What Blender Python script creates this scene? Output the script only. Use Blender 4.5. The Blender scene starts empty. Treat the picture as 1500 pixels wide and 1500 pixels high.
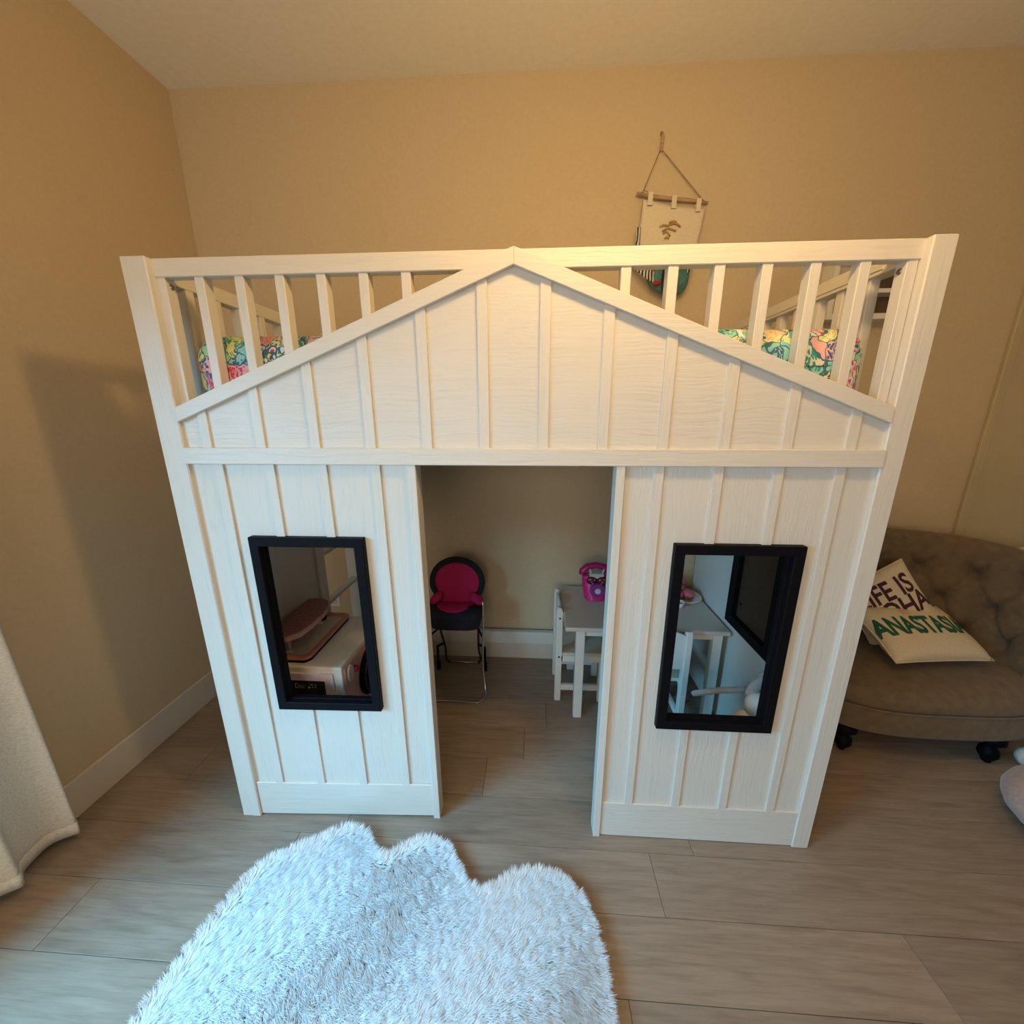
import bpy, bmesh, math, random
import numpy as np
from mathutils import Vector, Matrix

random.seed(7)
C = bpy.context.scene.collection
SC = bpy.context.scene

# ------------------------------------------------------------------ camera
cam_d = bpy.data.cameras.new('camera')
cam = bpy.data.objects.new('camera', cam_d)
C.objects.link(cam)
cr = Vector((0.99836457, 0.05713809, -0.00184958))
cu = Vector((-0.01218245, 0.24424932, 0.96963594))
cf = Vector((-0.0558549, 0.96802764, -0.24454595))
M = Matrix((cr, cu, -cf)).transposed().to_4x4()
M.translation = Vector((1.08739178, -1.06555882, 1.47325879))
cam.matrix_world = M
cam_d.sensor_width = 36.0
cam_d.lens = 36.0 * 558.9918 / 1500.0
cam_d.clip_start = 0.02
SC.camera = cam

# ------------------------------------------------------------------ world, lights, exposure
world = bpy.data.worlds.new('world')
SC.world = world
world.use_nodes = True
bg = world.node_tree.nodes['Background']
bg.inputs[0].default_value = (0.62, 0.80, 1.0, 1)
bg.inputs[1].default_value = 0.5
SC.view_settings.view_transform = 'Standard'
SC.view_settings.look = 'None'
SC.view_settings.gamma = 1.0
SC.view_settings.use_curve_mapping = False
SC.view_settings.exposure = 0.0

# blue sky light falling steeply through the window in the left wall
wd = bpy.data.lights.new('window_daylight', 'AREA')
wd.shape = 'RECTANGLE'
wd.size = 2.0
wd.size_y = 2.0
wd.energy = 455
wd.color = (0.19, 0.63, 1.0)
wl = bpy.data.objects.new('window_daylight', wd)
C.objects.link(wl)
wl.location = (-1.8, -2.2, 2.4)
wl.rotation_euler = (Vector((0.5, -0.1, 0.3)) - wl.location).to_track_quat('-Z', 'Y').to_euler()
# soft fill light added behind the camera, no real window there
fd = bpy.data.lights.new('front_fill', 'AREA')
fd.shape = 'RECTANGLE'
fd.size = 1.8
fd.size_y = 1.2
fd.energy = 30
fd.color = (1.0, 0.88, 0.74)
fo_ = bpy.data.objects.new('front_fill', fd)
C.objects.link(fo_)
fo_.location = (0.45, -3.12, 1.45)
fo_.rotation_euler = (math.radians(90), 0, 0)

# warm bulbs of the ceiling lamp
BULBS = [(1.22, -0.40, 2.36), (1.56, -0.48, 2.42)]
for b in BULBS:
    d = bpy.data.lights.new('bulb_light', 'POINT')
    d.energy = 16
    d.color = (1.0, 0.63, 0.25)
    d.shadow_soft_size = 0.05
    o = bpy.data.objects.new('bulb_light', d)
    C.objects.link(o)
    o.location = (b[0], b[1], b[2] - 0.10)

# ------------------------------------------------------------------ materials
def new_mat(name):
    m = bpy.data.materials.new(name)
    m.use_nodes = True
    nt = m.node_tree
    return m, nt, nt.nodes['Principled BSDF']

def N(nt, t, **k):
    n = nt.nodes.new(t)
    for a, v in k.items():
        setattr(n, a, v)
    return n

def ramp(nt, stops, interp='LINEAR'):
    r = N(nt, 'ShaderNodeValToRGB')
    cr_ = r.color_ramp
    cr_.interpolation = interp
    while len(cr_.elements) < len(stops):
        cr_.elements.new(0.5)
    for e, (p, c) in zip(cr_.elements, stops):
        e.position = p
        e.color = (*c, 1)
    return r

def mat(name, col, rough=0.5, scale=(30, 30, 30), vary=0.08, bump=0.0, bdist=0.002, metal=0.0,
        detail=4, coat=0.0, sheen=0.0, spec=None, tint=None):
    """procedural: noise-varied colour with optional bump, object space"""
    m, nt, p = new_mat(name)
    tc = N(nt, 'ShaderNodeTexCoord')
    mp = N(nt, 'ShaderNodeMapping')
    mp.inputs['Scale'].default_value = scale
    nt.links.new(tc.outputs['Object'], mp.inputs[0])
    nz = N(nt, 'ShaderNodeTexNoise')
    nz.inputs['Scale'].default_value = 1.0
    nz.inputs['Detail'].default_value = detail
    nt.links.new(mp.outputs[0], nz.inputs[0])
    lo = tuple(c * (1 - vary) for c in col)
    hi = tuple(min(1, c * (1 + vary)) for c in col)
    if tint:
        lo = tuple(a * b for a, b in zip(lo, tint))
    r = ramp(nt, [(0.3, lo), (0.7, hi)])
    nt.links.new(nz.outputs[0], r.inputs[0])
    nt.links.new(r.outputs[0], p.inputs['Base Color'])
    p.inputs['Roughness'].default_value = rough
    p.inputs['Metallic'].default_value = metal
    if coat: p.inputs['Coat Weight'].default_value = coat
    if sheen: p.inputs['Sheen Weight'].default_value = sheen
    if spec is not None: p.inputs['Specular IOR Level'].default_value = spec
    if bump:
        b = N(nt, 'ShaderNodeBump')
        b.inputs['Strength'].default_value = bump
        b.inputs['Distance'].default_value = bdist
        nt.links.new(nz.outputs[0], b.inputs['Height'])
        nt.links.new(b.outputs[0], p.inputs['Normal'])
    return m

WHITE = (0.66, 0.625, 0.565)
def painted_wood(name, axis):
    """white brushed paint over open wood grain running along one axis"""
    m, nt, p = new_mat(name)
    tc = N(nt, 'ShaderNodeTexCoord')
    f, s = 3.0, 130.0
    sc = {'x': (f, s, s), 'y': (s, f, s), 'z': (s, s, f)}[axis]
    dn = N(nt, 'ShaderNodeTexNoise')
    dn.inputs['Scale'].default_value = 3.5
    dn.inputs['Detail'].default_value = 2
    nt.links.new(tc.outputs['Object'], dn.inputs[0])
    sub = N(nt, 'ShaderNodeVectorMath', operation='SUBTRACT')
    sub.inputs[1].default_value = (0.5, 0.5, 0.5)
    nt.links.new(dn.outputs['Color'], sub.inputs[0])
    scl = N(nt, 'ShaderNodeVectorMath', operation='SCALE')
    scl.inputs['Scale'].default_value = 0.05
    nt.links.new(sub.outputs[0], scl.inputs[0])
    add = N(nt, 'ShaderNodeVectorMath', operation='ADD')
    nt.links.new(tc.outputs['Object'], add.inputs[0])
    nt.links.new(scl.outputs[0], add.inputs[1])
    mp = N(nt, 'ShaderNodeMapping')
    mp.inputs['Scale'].default_value = sc
    nt.links.new(add.outputs[0], mp.inputs[0])
    nz = N(nt, 'ShaderNodeTexNoise')
    nz.inputs['Scale'].default_value = 1.0
    nz.inputs['Detail'].default_value = 5
    nz.inputs['Roughness'].default_value = 0.6
    nt.links.new(mp.outputs[0], nz.inputs[0])
    mask = N(nt, 'ShaderNodeTexNoise')
    mask.inputs['Scale'].default_value = 5.0
    nt.links.new(tc.outputs['Object'], mask.inputs[0])
    r = ramp(nt, [(0.30, tuple(c * 0.94 for c in WHITE)), (0.46, WHITE), (1.0, tuple(c * 1.03 for c in WHITE))])
    nt.links.new(nz.outputs[0], r.inputs[0])
    nt.links.new(r.outputs[0], p.inputs['Base Color'])
    p.inputs['Roughness'].default_value = 0.42
    mr = N(nt, 'ShaderNodeMapRange')
    mr.inputs[1].default_value = 0.35
    mr.inputs[2].default_value = 0.65
    mr.inputs[3].default_value = 0.3
    mr.inputs[4].default_value = 1.0
    nt.links.new(mask.outputs[0], mr.inputs[0])
    mu = N(nt, 'ShaderNodeMath', operation='MULTIPLY')
    nt.links.new(nz.outputs[0], mu.inputs[0])
    nt.links.new(mr.outputs[0], mu.inputs[1])
    b = N(nt, 'ShaderNodeBump')
    b.inputs['Strength'].default_value = 0.85
    b.inputs['Distance'].default_value = 0.0022
    nt.links.new(mu.outputs[0], b.inputs['Height'])
    nt.links.new(b.outputs[0], p.inputs['Normal'])
    return m

WX, WY, WZ = painted_wood('white_wood_x', 'x'), painted_wood('white_wood_y', 'y'), painted_wood('white_wood_z', 'z')
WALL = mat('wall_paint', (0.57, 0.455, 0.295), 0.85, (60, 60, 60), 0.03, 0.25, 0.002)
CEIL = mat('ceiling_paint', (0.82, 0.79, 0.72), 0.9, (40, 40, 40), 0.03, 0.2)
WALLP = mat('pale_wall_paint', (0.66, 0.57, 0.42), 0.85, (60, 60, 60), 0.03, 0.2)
TRIM = mat('trim_paint', (0.62, 0.57, 0.49), 0.45, (8, 8, 8), 0.03)
CLOSET = mat('closet_door_paint', (0.50, 0.42, 0.26), 0.6, (8, 8, 8), 0.04)
BLACK = mat('black_paint', (0.004, 0.004, 0.006), 0.55, (50, 50, 50), 0.2, 0.1, spec=0.10)
BLACKF = mat('black_fabric', (0.012, 0.012, 0.018), 0.9, (120, 120, 120), 0.3, 0.4)
STEEL = mat('bolt_metal', (0.25, 0.22, 0.19), 0.35, metal=1.0)
CHROME = mat('chrome_tube', (0.55, 0.52, 0.50), 0.22, metal=1.0)
DARKMETAL = mat('dark_tube', (0.03, 0.02, 0.02), 0.4)
KWHITE = mat('white_lacquer', (0.74, 0.72, 0.66), 0.35, (12, 12, 12), 0.03)
PINKF = mat('hot_pink_fabric', (0.50, 0.010, 0.10), 0.85, (150, 150, 150), 0.15, 0.3)
PINKP = mat('hot_pink_plastic', (0.62, 0.02, 0.20), 0.25, (20, 20, 20), 0.06)
PINKD = mat('dark_pink_plastic', (0.40, 0.01, 0.12), 0.3, (20, 20, 20), 0.06)
PURPLE = mat('purple_plastic', (0.20, 0.05, 0.30), 0.3)
SILVERP = mat('silver_plastic', (0.62, 0.60, 0.58), 0.3)
ROSE = mat('rose_plastic', (0.62, 0.34, 0.31), 0.4, (20, 20, 20), 0.06)
CORAL = mat('coral_plastic', (0.58, 0.23, 0.17), 0.4, (20, 20, 20), 0.06)
LILAC = mat('lilac_paint', (0.66, 0.58, 0.66), 0.5)
CHALK = mat('chalkboard', (0.006, 0.006, 0.009), 0.7)
CHALKW = mat('chalk_white', (0.55, 0.55, 0.55), 0.8)
BEIGEW = mat('beige_wood', (0.62, 0.46, 0.30), 0.5, (8, 90, 90), 0.15)
CREAMP = mat('cream_plastic', (0.70, 0.63, 0.52), 0.5)
VELVET = mat('taupe_velvet', (0.150, 0.104, 0.058), 0.85, (28, 28, 28), 0.16, 0.25, 0.003, sheen=0.15)
BUTTON = mat('brown_button', (0.16, 0.10, 0.06), 0.7)
CANVAS = mat('cream_canvas', (0.66, 0.58, 0.43), 0.9, (160, 160, 160), 0.06, 0.3, 0.001)
INKP = mat('plum_ink', (0.055, 0.012, 0.03), 0.9)
INKG = mat('green_ink', (0.01, 0.10, 0.055), 0.9)
INKPK = mat('faint_coral_ink', (0.55, 0.27, 0.18), 0.9)
POUFM = mat('blush_fabric', (0.46, 0.33, 0.30), 0.95, (90, 90, 90), 0.14, 0.6, 0.003, sheen=0.4)
FURW = mat('white_fur', (0.80, 0.82, 0.84), 0.75, (40, 40, 40), 0.05)
PLUSH = mat('white_plush', (0.80, 0.77, 0.70), 0.95, (200, 200, 200), 0.1, 0.8, 0.003)
PLUSHP = mat('pink_grey_plush', (0.52, 0.44, 0.42), 0.95, (200, 200, 200), 0.12, 0.8, 0.003)
PLUSHO = mat('peach_plush', (0.75, 0.50, 0.33), 0.95, (200, 200, 200), 0.12, 0.8, 0.003)
EYE = mat('plum_eye', (0.15, 0.02, 0.05), 0.2)
CREAMF = mat('linen_curtain', (0.66, 0.63, 0.56), 0.95, (25, 160, 220), 0.14, 0.5, 0.002)
TEAL = mat('teal_fabric', (0.06, 0.17, 0.16), 0.8, (70, 70, 70), 0.3, 0.2)
REDF = mat('red_fabric', (0.35, 0.02, 0.015), 0.8)
GOLD = mat('gold_print', (0.42, 0.27, 0.09), 0.7)
DRIFT = mat('driftwood', (0.40, 0.27, 0.16), 0.7, (12, 90, 90), 0.3, 0.5)
ROPE = mat('jute_cord', (0.36, 0.24, 0.11), 0.9)
BROWNW = mat('brown_wood', (0.10, 0.06, 0.035), 0.6, (20, 90, 20), 0.25)
CERAM = mat('white_ceramic', (0.80, 0.76, 0.72), 0.2)
FOODP = mat('pink_icing', (0.60, 0.14, 0.18), 0.5, (60, 60, 60), 0.35)
FOODB = mat('brown_red_icing', (0.25, 0.05, 0.03), 0.5, (60, 60, 60), 0.3)
GREENP = mat('olive_plastic', (0.16, 0.17, 0.07), 0.6)
BULBM, _nt, _p = new_mat('bulb_glow')
_p.inputs['Base Color'].default_value = (1, 0.8, 0.5, 1)
_p.inputs['Emission Color'].default_value = (1.0, 0.70, 0.38, 1)
_p.inputs['Emission Strength'].default_value = 6.0

def zebra_mat():
    m, nt, p = new_mat('zebra_fabric')
    tc = N(nt, 'ShaderNodeTexCoord')
    w = N(nt, 'ShaderNodeTexWave')
    w.inputs['Scale'].default_value = 22
    w.inputs['Distortion'].default_value = 3.0
    nt.links.new(tc.outputs['Object'], w.inputs[0])
    r = ramp(nt, [(0.0, (0.012, 0.012, 0.02)), (0.5, (0.62, 0.60, 0.55))], 'CONSTANT')
    nt.links.new(w.outputs['Color'], r.inputs[0])
    nt.links.new(r.outputs[0], p.inputs['Base Color'])
    p.inputs['Roughness'].default_value = 0.8
    return m
ZEBRA = zebra_mat()

def floral_mat():
    m, nt, p = new_mat('floral_print')
    tc = N(nt, 'ShaderNodeTexCoord')
    dn = N(nt, 'ShaderNodeTexNoise')
    dn.inputs['Scale'].default_value = 16
    dn.inputs['Detail'].default_value = 2
    nt.links.new(tc.outputs['Object'], dn.inputs[0])
    sc = N(nt, 'ShaderNodeVectorMath', operation='SCALE')
    sc.inputs['Scale'].default_value = 0.10
    nt.links.new(dn.outputs['Color'], sc.inputs[0])
    ad = N(nt, 'ShaderNodeVectorMath', operation='ADD')
    nt.links.new(tc.outputs['Object'], ad.inputs[0])
    nt.links.new(sc.outputs[0], ad.inputs[1])
    def vor(scale, feat='F1'):
        v = N(nt, 'ShaderNodeTexVoronoi', feature=feat)
        v.inputs['Scale'].default_value = scale
        nt.links.new(ad.outputs[0], v.inputs['Vector'])
        return v
    pal_a = [(0.0, (0.03, 0.34, 0.30)), (0.2, (0.50, 0.62, 0.08)), (0.36, (0.72, 0.05, 0.17)), (0.5, (0.04, 0.12, 0.28)),
             (0.62, (0.82, 0.22, 0.08)), (0.72, (0.20, 0.55, 0.60)), (0.84, (0.78, 0.45, 0.42)), (0.92, (0.10, 0.38, 0.14))]
    pal_b = [(0.0, (0.74, 0.70, 0.55)), (0.22, (0.30, 0.58, 0.50)), (0.5, (0.78, 0.72, 0.30)), (0.68, (0.82, 0.42, 0.40)), (0.84, (0.72, 0.76, 0.70))]
    big = vor(17)
    sep = N(nt, 'ShaderNodeSeparateColor')
    nt.links.new(big.outputs['Color'], sep.inputs[0])
    ra = ramp(nt, pal_a, 'CONSTANT'); nt.links.new(sep.outputs[0], ra.inputs[0])
    rb = ramp(nt, pal_b, 'CONSTANT'); nt.links.new(sep.outputs[1], rb.inputs[0])
    mp = N(nt, 'ShaderNodeMapping')
    mp.inputs['Scale'].default_value = (1.0, 1.0, 0.5)
    mp.inputs['Rotation'].default_value = (0, 0.6, 0)
    nt.links.new(ad.outputs[0], mp.inputs[0])
    small = N(nt, 'ShaderNodeTexVoronoi', feature='F1')
    small.inputs['Scale'].default_value = 105
    nt.links.new(mp.outputs[0], small.inputs['Vector'])
    th = N(nt, 'ShaderNodeMath', operation='LESS_THAN')
    th.inputs[1].default_value = 0.47
    nt.links.new(small.outputs['Distance'], th.inputs[0])
    mix = N(nt, 'ShaderNodeMix', data_type='RGBA')
    nt.links.new(th.outputs[0], mix.inputs[0])
    nt.links.new(rb.outputs[0], mix.inputs[6])
    nt.links.new(ra.outputs[0], mix.inputs[7])
    edge = vor(17, 'DISTANCE_TO_EDGE')
    te = N(nt, 'ShaderNodeMath', operation='LESS_THAN')
    te.inputs[1].default_value = 0.030
    nt.links.new(edge.outputs['Distance'], te.inputs[0])
    mix2 = N(nt, 'ShaderNodeMix', data_type='RGBA')
    nt.links.new(te.outputs[0], mix2.inputs[0])
    nt.links.new(mix.outputs[2], mix2.inputs[6])
    mix2.inputs[7].default_value = (0.05, 0.16, 0.22, 1)
    nt.links.new(mix2.outputs[2], p.inputs['Base Color'])
    p.inputs['Roughness'].default_value = 0.85
    return m
FLORAL = floral_mat()

def plank_mat():
    m, nt, p = new_mat('oak_plank')
    tc = N(nt, 'ShaderNodeTexCoord')
    oi = N(nt, 'ShaderNodeObjectInfo')
    off = N(nt, 'ShaderNodeVectorMath', operation='SCALE')
    off.inputs[0].default_value = (7.0, 13.0, 5.0)
    nt.links.new(oi.outputs['Random'], off.inputs['Scale'])
    ad = N(nt, 'ShaderNodeVectorMath', operation='ADD')
    nt.links.new(tc.outputs['Object'], ad.inputs[0])
    nt.links.new(off.outputs[0], ad.inputs[1])
    def nz(scale, det, dist=0.0):
        mp = N(nt, 'ShaderNodeMapping')
        mp.inputs['Scale'].default_value = scale
        nt.links.new(ad.outputs[0], mp.inputs[0])
        n = N(nt, 'ShaderNodeTexNoise')
        n.inputs['Scale'].default_value = 1.0
        n.inputs['Detail'].default_value = det
        n.inputs['Distortion'].default_value = dist
        nt.links.new(mp.outputs[0], n.inputs[0])
        return n
    fine = nz((9, 150, 150), 6, 0.4)
    fig = nz((2.6, 22, 22), 5, 1.6)
    r1 = ramp(nt, [(0.25, (0.225, 0.168, 0.125)), (0.5, (0.290, 0.222, 0.168)), (0.8, (0.330, 0.258, 0.198))])
    nt.links.new(fig.outputs[0], r1.inputs[0])
    r2 = ramp(nt, [(0.3, (0.88, 0.87, 0.86)), (0.6, (1.08, 1.09, 1.10))])
    nt.links.new(fine.outputs[0], r2.inputs[0])
    mu = N(nt, 'ShaderNodeMix', data_type='RGBA', blend_type='MULTIPLY')
    mu.inputs[0].default_value = 1.0
    nt.links.new(r1.outputs[0], mu.inputs[6])
    nt.links.new(r2.outputs[0], mu.inputs[7])
    rt = ramp(nt, [(0.0, (0.88, 0.88, 0.88)), (1.0, (1.10, 1.08, 1.06))])
    nt.links.new(oi.outputs['Random'], rt.inputs[0])
    mu2 = N(nt, 'ShaderNodeMix', data_type='RGBA', blend_type='MULTIPLY')
    mu2.inputs[0].default_value = 1.0
    nt.links.new(mu.outputs[2], mu2.inputs[6])
    nt.links.new(rt.outputs[0], mu2.inputs[7])
    nt.links.new(mu2.outputs[2], p.inputs['Base Color'])
    p.inputs['Roughness'].default_value = 0.48
    b = N(nt, 'ShaderNodeBump')
    b.inputs['Strength'].default_value = 0.25
    b.inputs['Distance'].default_value = 0.0012
    nt.links.new(fine.outputs[0], b.inputs['Height'])
    nt.links.new(b.outputs[0], p.inputs['Normal'])
    return m
PLANK = plank_mat()
SUBF = mat('subfloor', (0.05, 0.04, 0.03), 0.9)

# ------------------------------------------------------------------ geometry helpers
ORG = Vector((0, 0, 0))        # world position of the thing being built (its parts are authored in world space)

class G:
    def __init__(s):
        s.v = []; s.f = []
    def add(s, vs, fs):
        k = len(s.v)
        s.v += [tuple(v) for v in vs]
        s.f += [tuple(i + k for i in f) for f in fs]
        return s
    def box(s, x0, x1, y0, y1, z0, z1):
        return s.add([(x0, y0, z0), (x1, y0, z0), (x1, y1, z0), (x0, y1, z0), (x0, y0, z1), (x1, y0, z1), (x1, y1, z1), (x0, y1, z1)],
                     [(0, 3, 2, 1), (4, 5, 6, 7), (0, 1, 5, 4), (1, 2, 6, 5), (2, 3, 7, 6), (3, 0, 4, 7)])
    def prism(s, pts, a, b, axis='y'):
        """polygon extruded along an axis; pts are the two remaining coordinates in order"""
        n = len(pts)
        def mk(p, t):
            return {'y': (p[0], t, p[1]), 'z': (p[0], p[1], t), 'x': (t, p[0], p[1])}[axis]
        vs = [mk(p, a) for p in pts] + [mk(p, b) for p in pts]
        fs = [tuple(range(n - 1, -1, -1)), tuple(range(n, 2 * n))] + [(i, (i + 1) % n, n + (i + 1) % n, n + i) for i in range(n)]
        return s.add(vs, fs)
    def ring(s, outer, inner, a, b, axis='y'):
        """frame: outer and inner loops with equal counts extruded along an axis"""
        n = len(outer)
        def mk(p, t):
            return {'y': (p[0], t, p[1]), 'z': (p[0], p[1], t), 'x': (t, p[0], p[1])}[axis]
        vs = [mk(p, t) for t in (a, b) for loop in (outer, inner) for p in loop]
        fs = []
        for i in range(n):
            j = (i + 1) % n
            fs += [(i, j, n + j, n + i), (2 * n + i, 3 * n + i, 3 * n + j, 2 * n + j),
                   (i, 2 * n + i, 2 * n + j, j), (n + i, n + j, 3 * n + j, 3 * n + i)]
        return s.add(vs, fs)
    def tube(s, pts, r, seg=8, closed=False, cap=True):
        pts = [Vector(p) for p in pts]
        n = len(pts)
        rs = r if isinstance(r, (list, tuple)) else [r] * n
        vs = []
        prev = None
        for i, p in enumerate(pts):
            if closed:
                t = (pts[(i + 1) % n] - pts[i - 1]).normalized()
            else:
                t = (pts[min(i + 1, n - 1)] - pts[max(i - 1, 0)]).normalized()
            if prev is None:
                a = t.orthogonal().normalized()
            else:
                a = (prev - t * prev.dot(t)).normalized()
            prev = a
            b = t.cross(a)
            for k in range(seg):
                an = 2 * math.pi * k / seg
                vs.append(p + (a * math.cos(an) + b * math.sin(an)) * rs[i])
        fs = []
        m = n if closed else n - 1
        for i in range(m):
            for k in range(seg):
                i2 = (i + 1) % n
                fs.append((i * seg + k, i * seg + (k + 1) % seg, i2 * seg + (k + 1) % seg, i2 * seg + k))
        if cap and not closed:
            fs.append(tuple(range(seg - 1, -1, -1)))
            fs.append(tuple((n - 1) * seg + k for k in range(seg)))
        return s.add(vs, fs)
    def lathe(s, prof, c, seg=24, axis='z'):
        vs = []; fs = []
        for r, h in prof:
            for k in range(seg):
                a = 2 * math.pi * k / seg
                u, w = r * math.cos(a), r * math.sin(a)
                vs.append({'z': (c[0] + u, c[1] + w, c[2] + h), 'y': (c[0] + u, c[1] + h, c[2] + w), 'x': (c[0] + h, c[1] + u, c[2] + w)}[axis])
        n = len(prof)
        for i in range(n - 1):
            for k in range(seg):
                fs.append((i * seg + k, i * seg + (k + 1) % seg, (i + 1) * seg + (k + 1) % seg, (i + 1) * seg + k))
        if prof[0][0] > 1e-5: fs.append(tuple(range(seg - 1, -1, -1)))
        if prof[-1][0] > 1e-5: fs.append(tuple((n - 1) * seg + k for k in range(seg)))
        return s.add(vs, fs)
    def ellipsoid(s, c, r, seg=20, rings=12, rot=None, fn=None):
        vs = []; fs = []
        R_ = rot or Matrix.Identity(3)
        for i in range(rings + 1):
            th = math.pi * i / rings
            for k in range(seg):
                a = 2 * math.pi * k / seg
                d = Vector((math.sin(th) * math.cos(a), math.sin(th) * math.sin(a), math.cos(th)))
                q = 1.0 if fn is None else fn(d)
                v = R_ @ Vector((d.x * r[0] * q, d.y * r[1] * q, d.z * r[2] * q))
                vs.append((c[0] + v.x, c[1] + v.y, c[2] + v.z))
        for i in range(rings):
            for k in range(seg):
                fs.append((i * seg + k, (i + 1) * seg + k, (i + 1) * seg + (k + 1) % seg, i * seg + (k + 1) % seg))
        return s.add(vs, fs)
    def grid(s, fn, nu, nv, closed_u=False):
        vs = [fn(i / (nu if closed_u else nu - 1), j / (nv - 1)) for i in range(nu) for j in range(nv)]
        fs = []
        for i in range(nu if closed_u else nu - 1):
            for j in range(nv - 1):
                i2 = (i + 1) % nu
                fs.append((i * nv + j, i2 * nv + j, i2 * nv + j + 1, i * nv + j + 1))
        return s.add(vs, fs)

WARP = None      # optional vertex function applied in world space

def P(name, g, m, parent=None, bev=0.0, smooth=False, seg=1, sub=0, solid=0.0, **props):
    bm = bmesh.new()
    bv = [bm.verts.new(v) for v in g.v]
    bm.verts.ensure_lookup_table()
    for f in g.f:
        try:
            bm.faces.new([bv[i] for i in f])
        except ValueError:
            pass
    bmesh.ops.remove_doubles(bm, verts=bm.verts, dist=1e-6)
    bmesh.ops.recalc_face_normals(bm, faces=bm.faces)
    if bev:
        es = [e for e in bm.edges if len(e.link_faces) == 2 and e.calc_face_angle(0) > 0.6]
        bmesh.ops.bevel(bm, geom=es, offset=bev, segments=seg, affect='EDGES', profile=0.5)
    if WARP:
        for v in bm.verts:
            v.co = WARP(v.co)
    for v in bm.verts:
        v.co -= ORG
    me = bpy.data.meshes.new(name)
    bm.to_mesh(me); bm.free()
    if smooth:
        for p_ in me.polygons: p_.use_smooth = True
    me.materials.append(m)
    o = bpy.data.objects.new(name, me)
    C.objects.link(o)
    if parent is not None:
        o.parent = parent
    else:
        o.location = ORG
    if smooth == 'auto':
        pass
    if solid:
        md = o.modifiers.new('solid', 'SOLIDIFY'); md.thickness = solid; md.offset = 0
    if sub:
        md = o.modifiers.new('sub', 'SUBSURF'); md.levels = sub; md.render_levels = sub
    for k, v in props.items():
        o[k] = v
    return o

def thing(name, label, cat, loc=(0, 0, 0), group=None):
    global ORG
    o = bpy.data.objects.new(name, None)
    o.empty_display_size = 0.1
    C.objects.link(o)
    o.location = loc
    o['label'] = label; o['category'] = cat
    if group: o['group'] = group
    ORG = Vector(loc)
    return o

def single(name, g, m, label, cat, loc=(0, 0, 0), group=None, **k):
    global ORG
    ORG = Vector(loc)
    o = P(name, g, m, None, **k)
    o['label'] = label; o['category'] = cat
    if group: o['group'] = group
    return o

def struct(name, g, m, **k):
    global ORG
    ORG = Vector((0, 0, 0))
    o = P(name, g, m, None, **k)
    o['kind'] = 'structure'
    return o

def text_g(body, size, mapf, offset=0.0, maxlen=0.02, spacing=1.0):
    """lettering turned into mesh triangles and laid on a surface by mapf(x, y)"""
    cu_ = bpy.data.curves.new('lettering', 'FONT')
    cu_.body = body; cu_.size = size; cu_.offset = offset; cu_.align_x = 'CENTER'; cu_.align_y = 'CENTER'
    cu_.space_character = spacing
    cu_.resolution_u = 3
    ob = bpy.data.objects.new('lettering', cu_)
    C.objects.link(ob)
    dg = bpy.context.evaluated_depsgraph_get()
    me = bpy.data.meshes.new_from_object(ob.evaluated_get(dg))
    bm = bmesh.new(); bm.from_mesh(me)
    bmesh.ops.triangulate(bm, faces=bm.faces)
    for _ in range(3):
        es = [e for e in bm.edges if e.calc_length() > maxlen]
        if not es: break
        bmesh.ops.subdivide_edges(bm, edges=es, cuts=1)
        bmesh.ops.triangulate(bm, faces=bm.faces)
    g = G()
    bm.verts.ensure_lookup_table()
    g.add([mapf(v.co.x, v.co.y) for v in bm.verts], [tuple(v.index for v in f.verts) for f in bm.faces])
    bm.free()
    bpy.data.objects.remove(ob); bpy.data.curves.remove(cu_); bpy.data.meshes.remove(me)
    return g

# ------------------------------------------------------------------ the room
XL, XR, YB, YF, ZC = -0.636, 3.95, 1.045, -3.2, 2.95
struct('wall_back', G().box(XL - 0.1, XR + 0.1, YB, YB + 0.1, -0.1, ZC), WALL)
wy0, wy1, wz0, wz1 = -2.15, -0.60, 0.30, 1.78
gw = G()
gw.box(XL - 0.1, XL, wy1, YB, -0.1, ZC)
gw.box(XL - 0.1, XL, YF, wy0, -0.1, ZC)
gw.box(XL - 0.1, XL, wy0, wy1, -0.1, wz0)
gw.box(XL - 0.1, XL, wy0, wy1, wz1, ZC)
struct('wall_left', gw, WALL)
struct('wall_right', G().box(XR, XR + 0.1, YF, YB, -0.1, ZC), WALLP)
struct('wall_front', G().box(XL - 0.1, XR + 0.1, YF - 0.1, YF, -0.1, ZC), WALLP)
struct('ceiling', G().box(XL - 0.1, XR + 0.1, YF - 0.1, YB + 0.1, ZC, ZC + 0.1), CEIL)
win = struct('window_1', G().ring([(wy0, wz0), (wy1, wz0), (wy1, wz1), (wy0, wz1)],
                                  [(wy0 + .05, wz0 + .05), (wy1 - .05, wz0 + .05), (wy1 - .05, wz1 - .05), (wy0 + .05, wz1 - .05)],
                                  XL - 0.09, XL - 0.03, 'x'), TRIM, bev=0.004)
P('mullion', G().box(XL - 0.08, XL - 0.04, -1.435, -1.395, wz0 + .05, wz1 - .05), TRIM, win)
def skirting(name, x0, x1, y0, y1, h=0.15):
    struct(name, G().box(x0, x1, y0, y1, 0.0, h), TRIM, bev=0.003)
struct('fill_light_frame', G().ring([(-0.50, 0.80), (1.40, 0.80), (1.40, 2.10), (-0.50, 2.10)], [(-0.45, 0.85), (1.35, 0.85), (1.35, 2.05), (-0.45, 2.05)], YF, YF + 0.03), TRIM, bev=0.004)  # bare frame added around the fill light, wall stays closed behind it
skirting('baseboard_left', XL, XL + 0.016, YF, YB)
skirting('baseboard_back', XL + 0.016, 3.33, YB - 0.016, YB)
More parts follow.
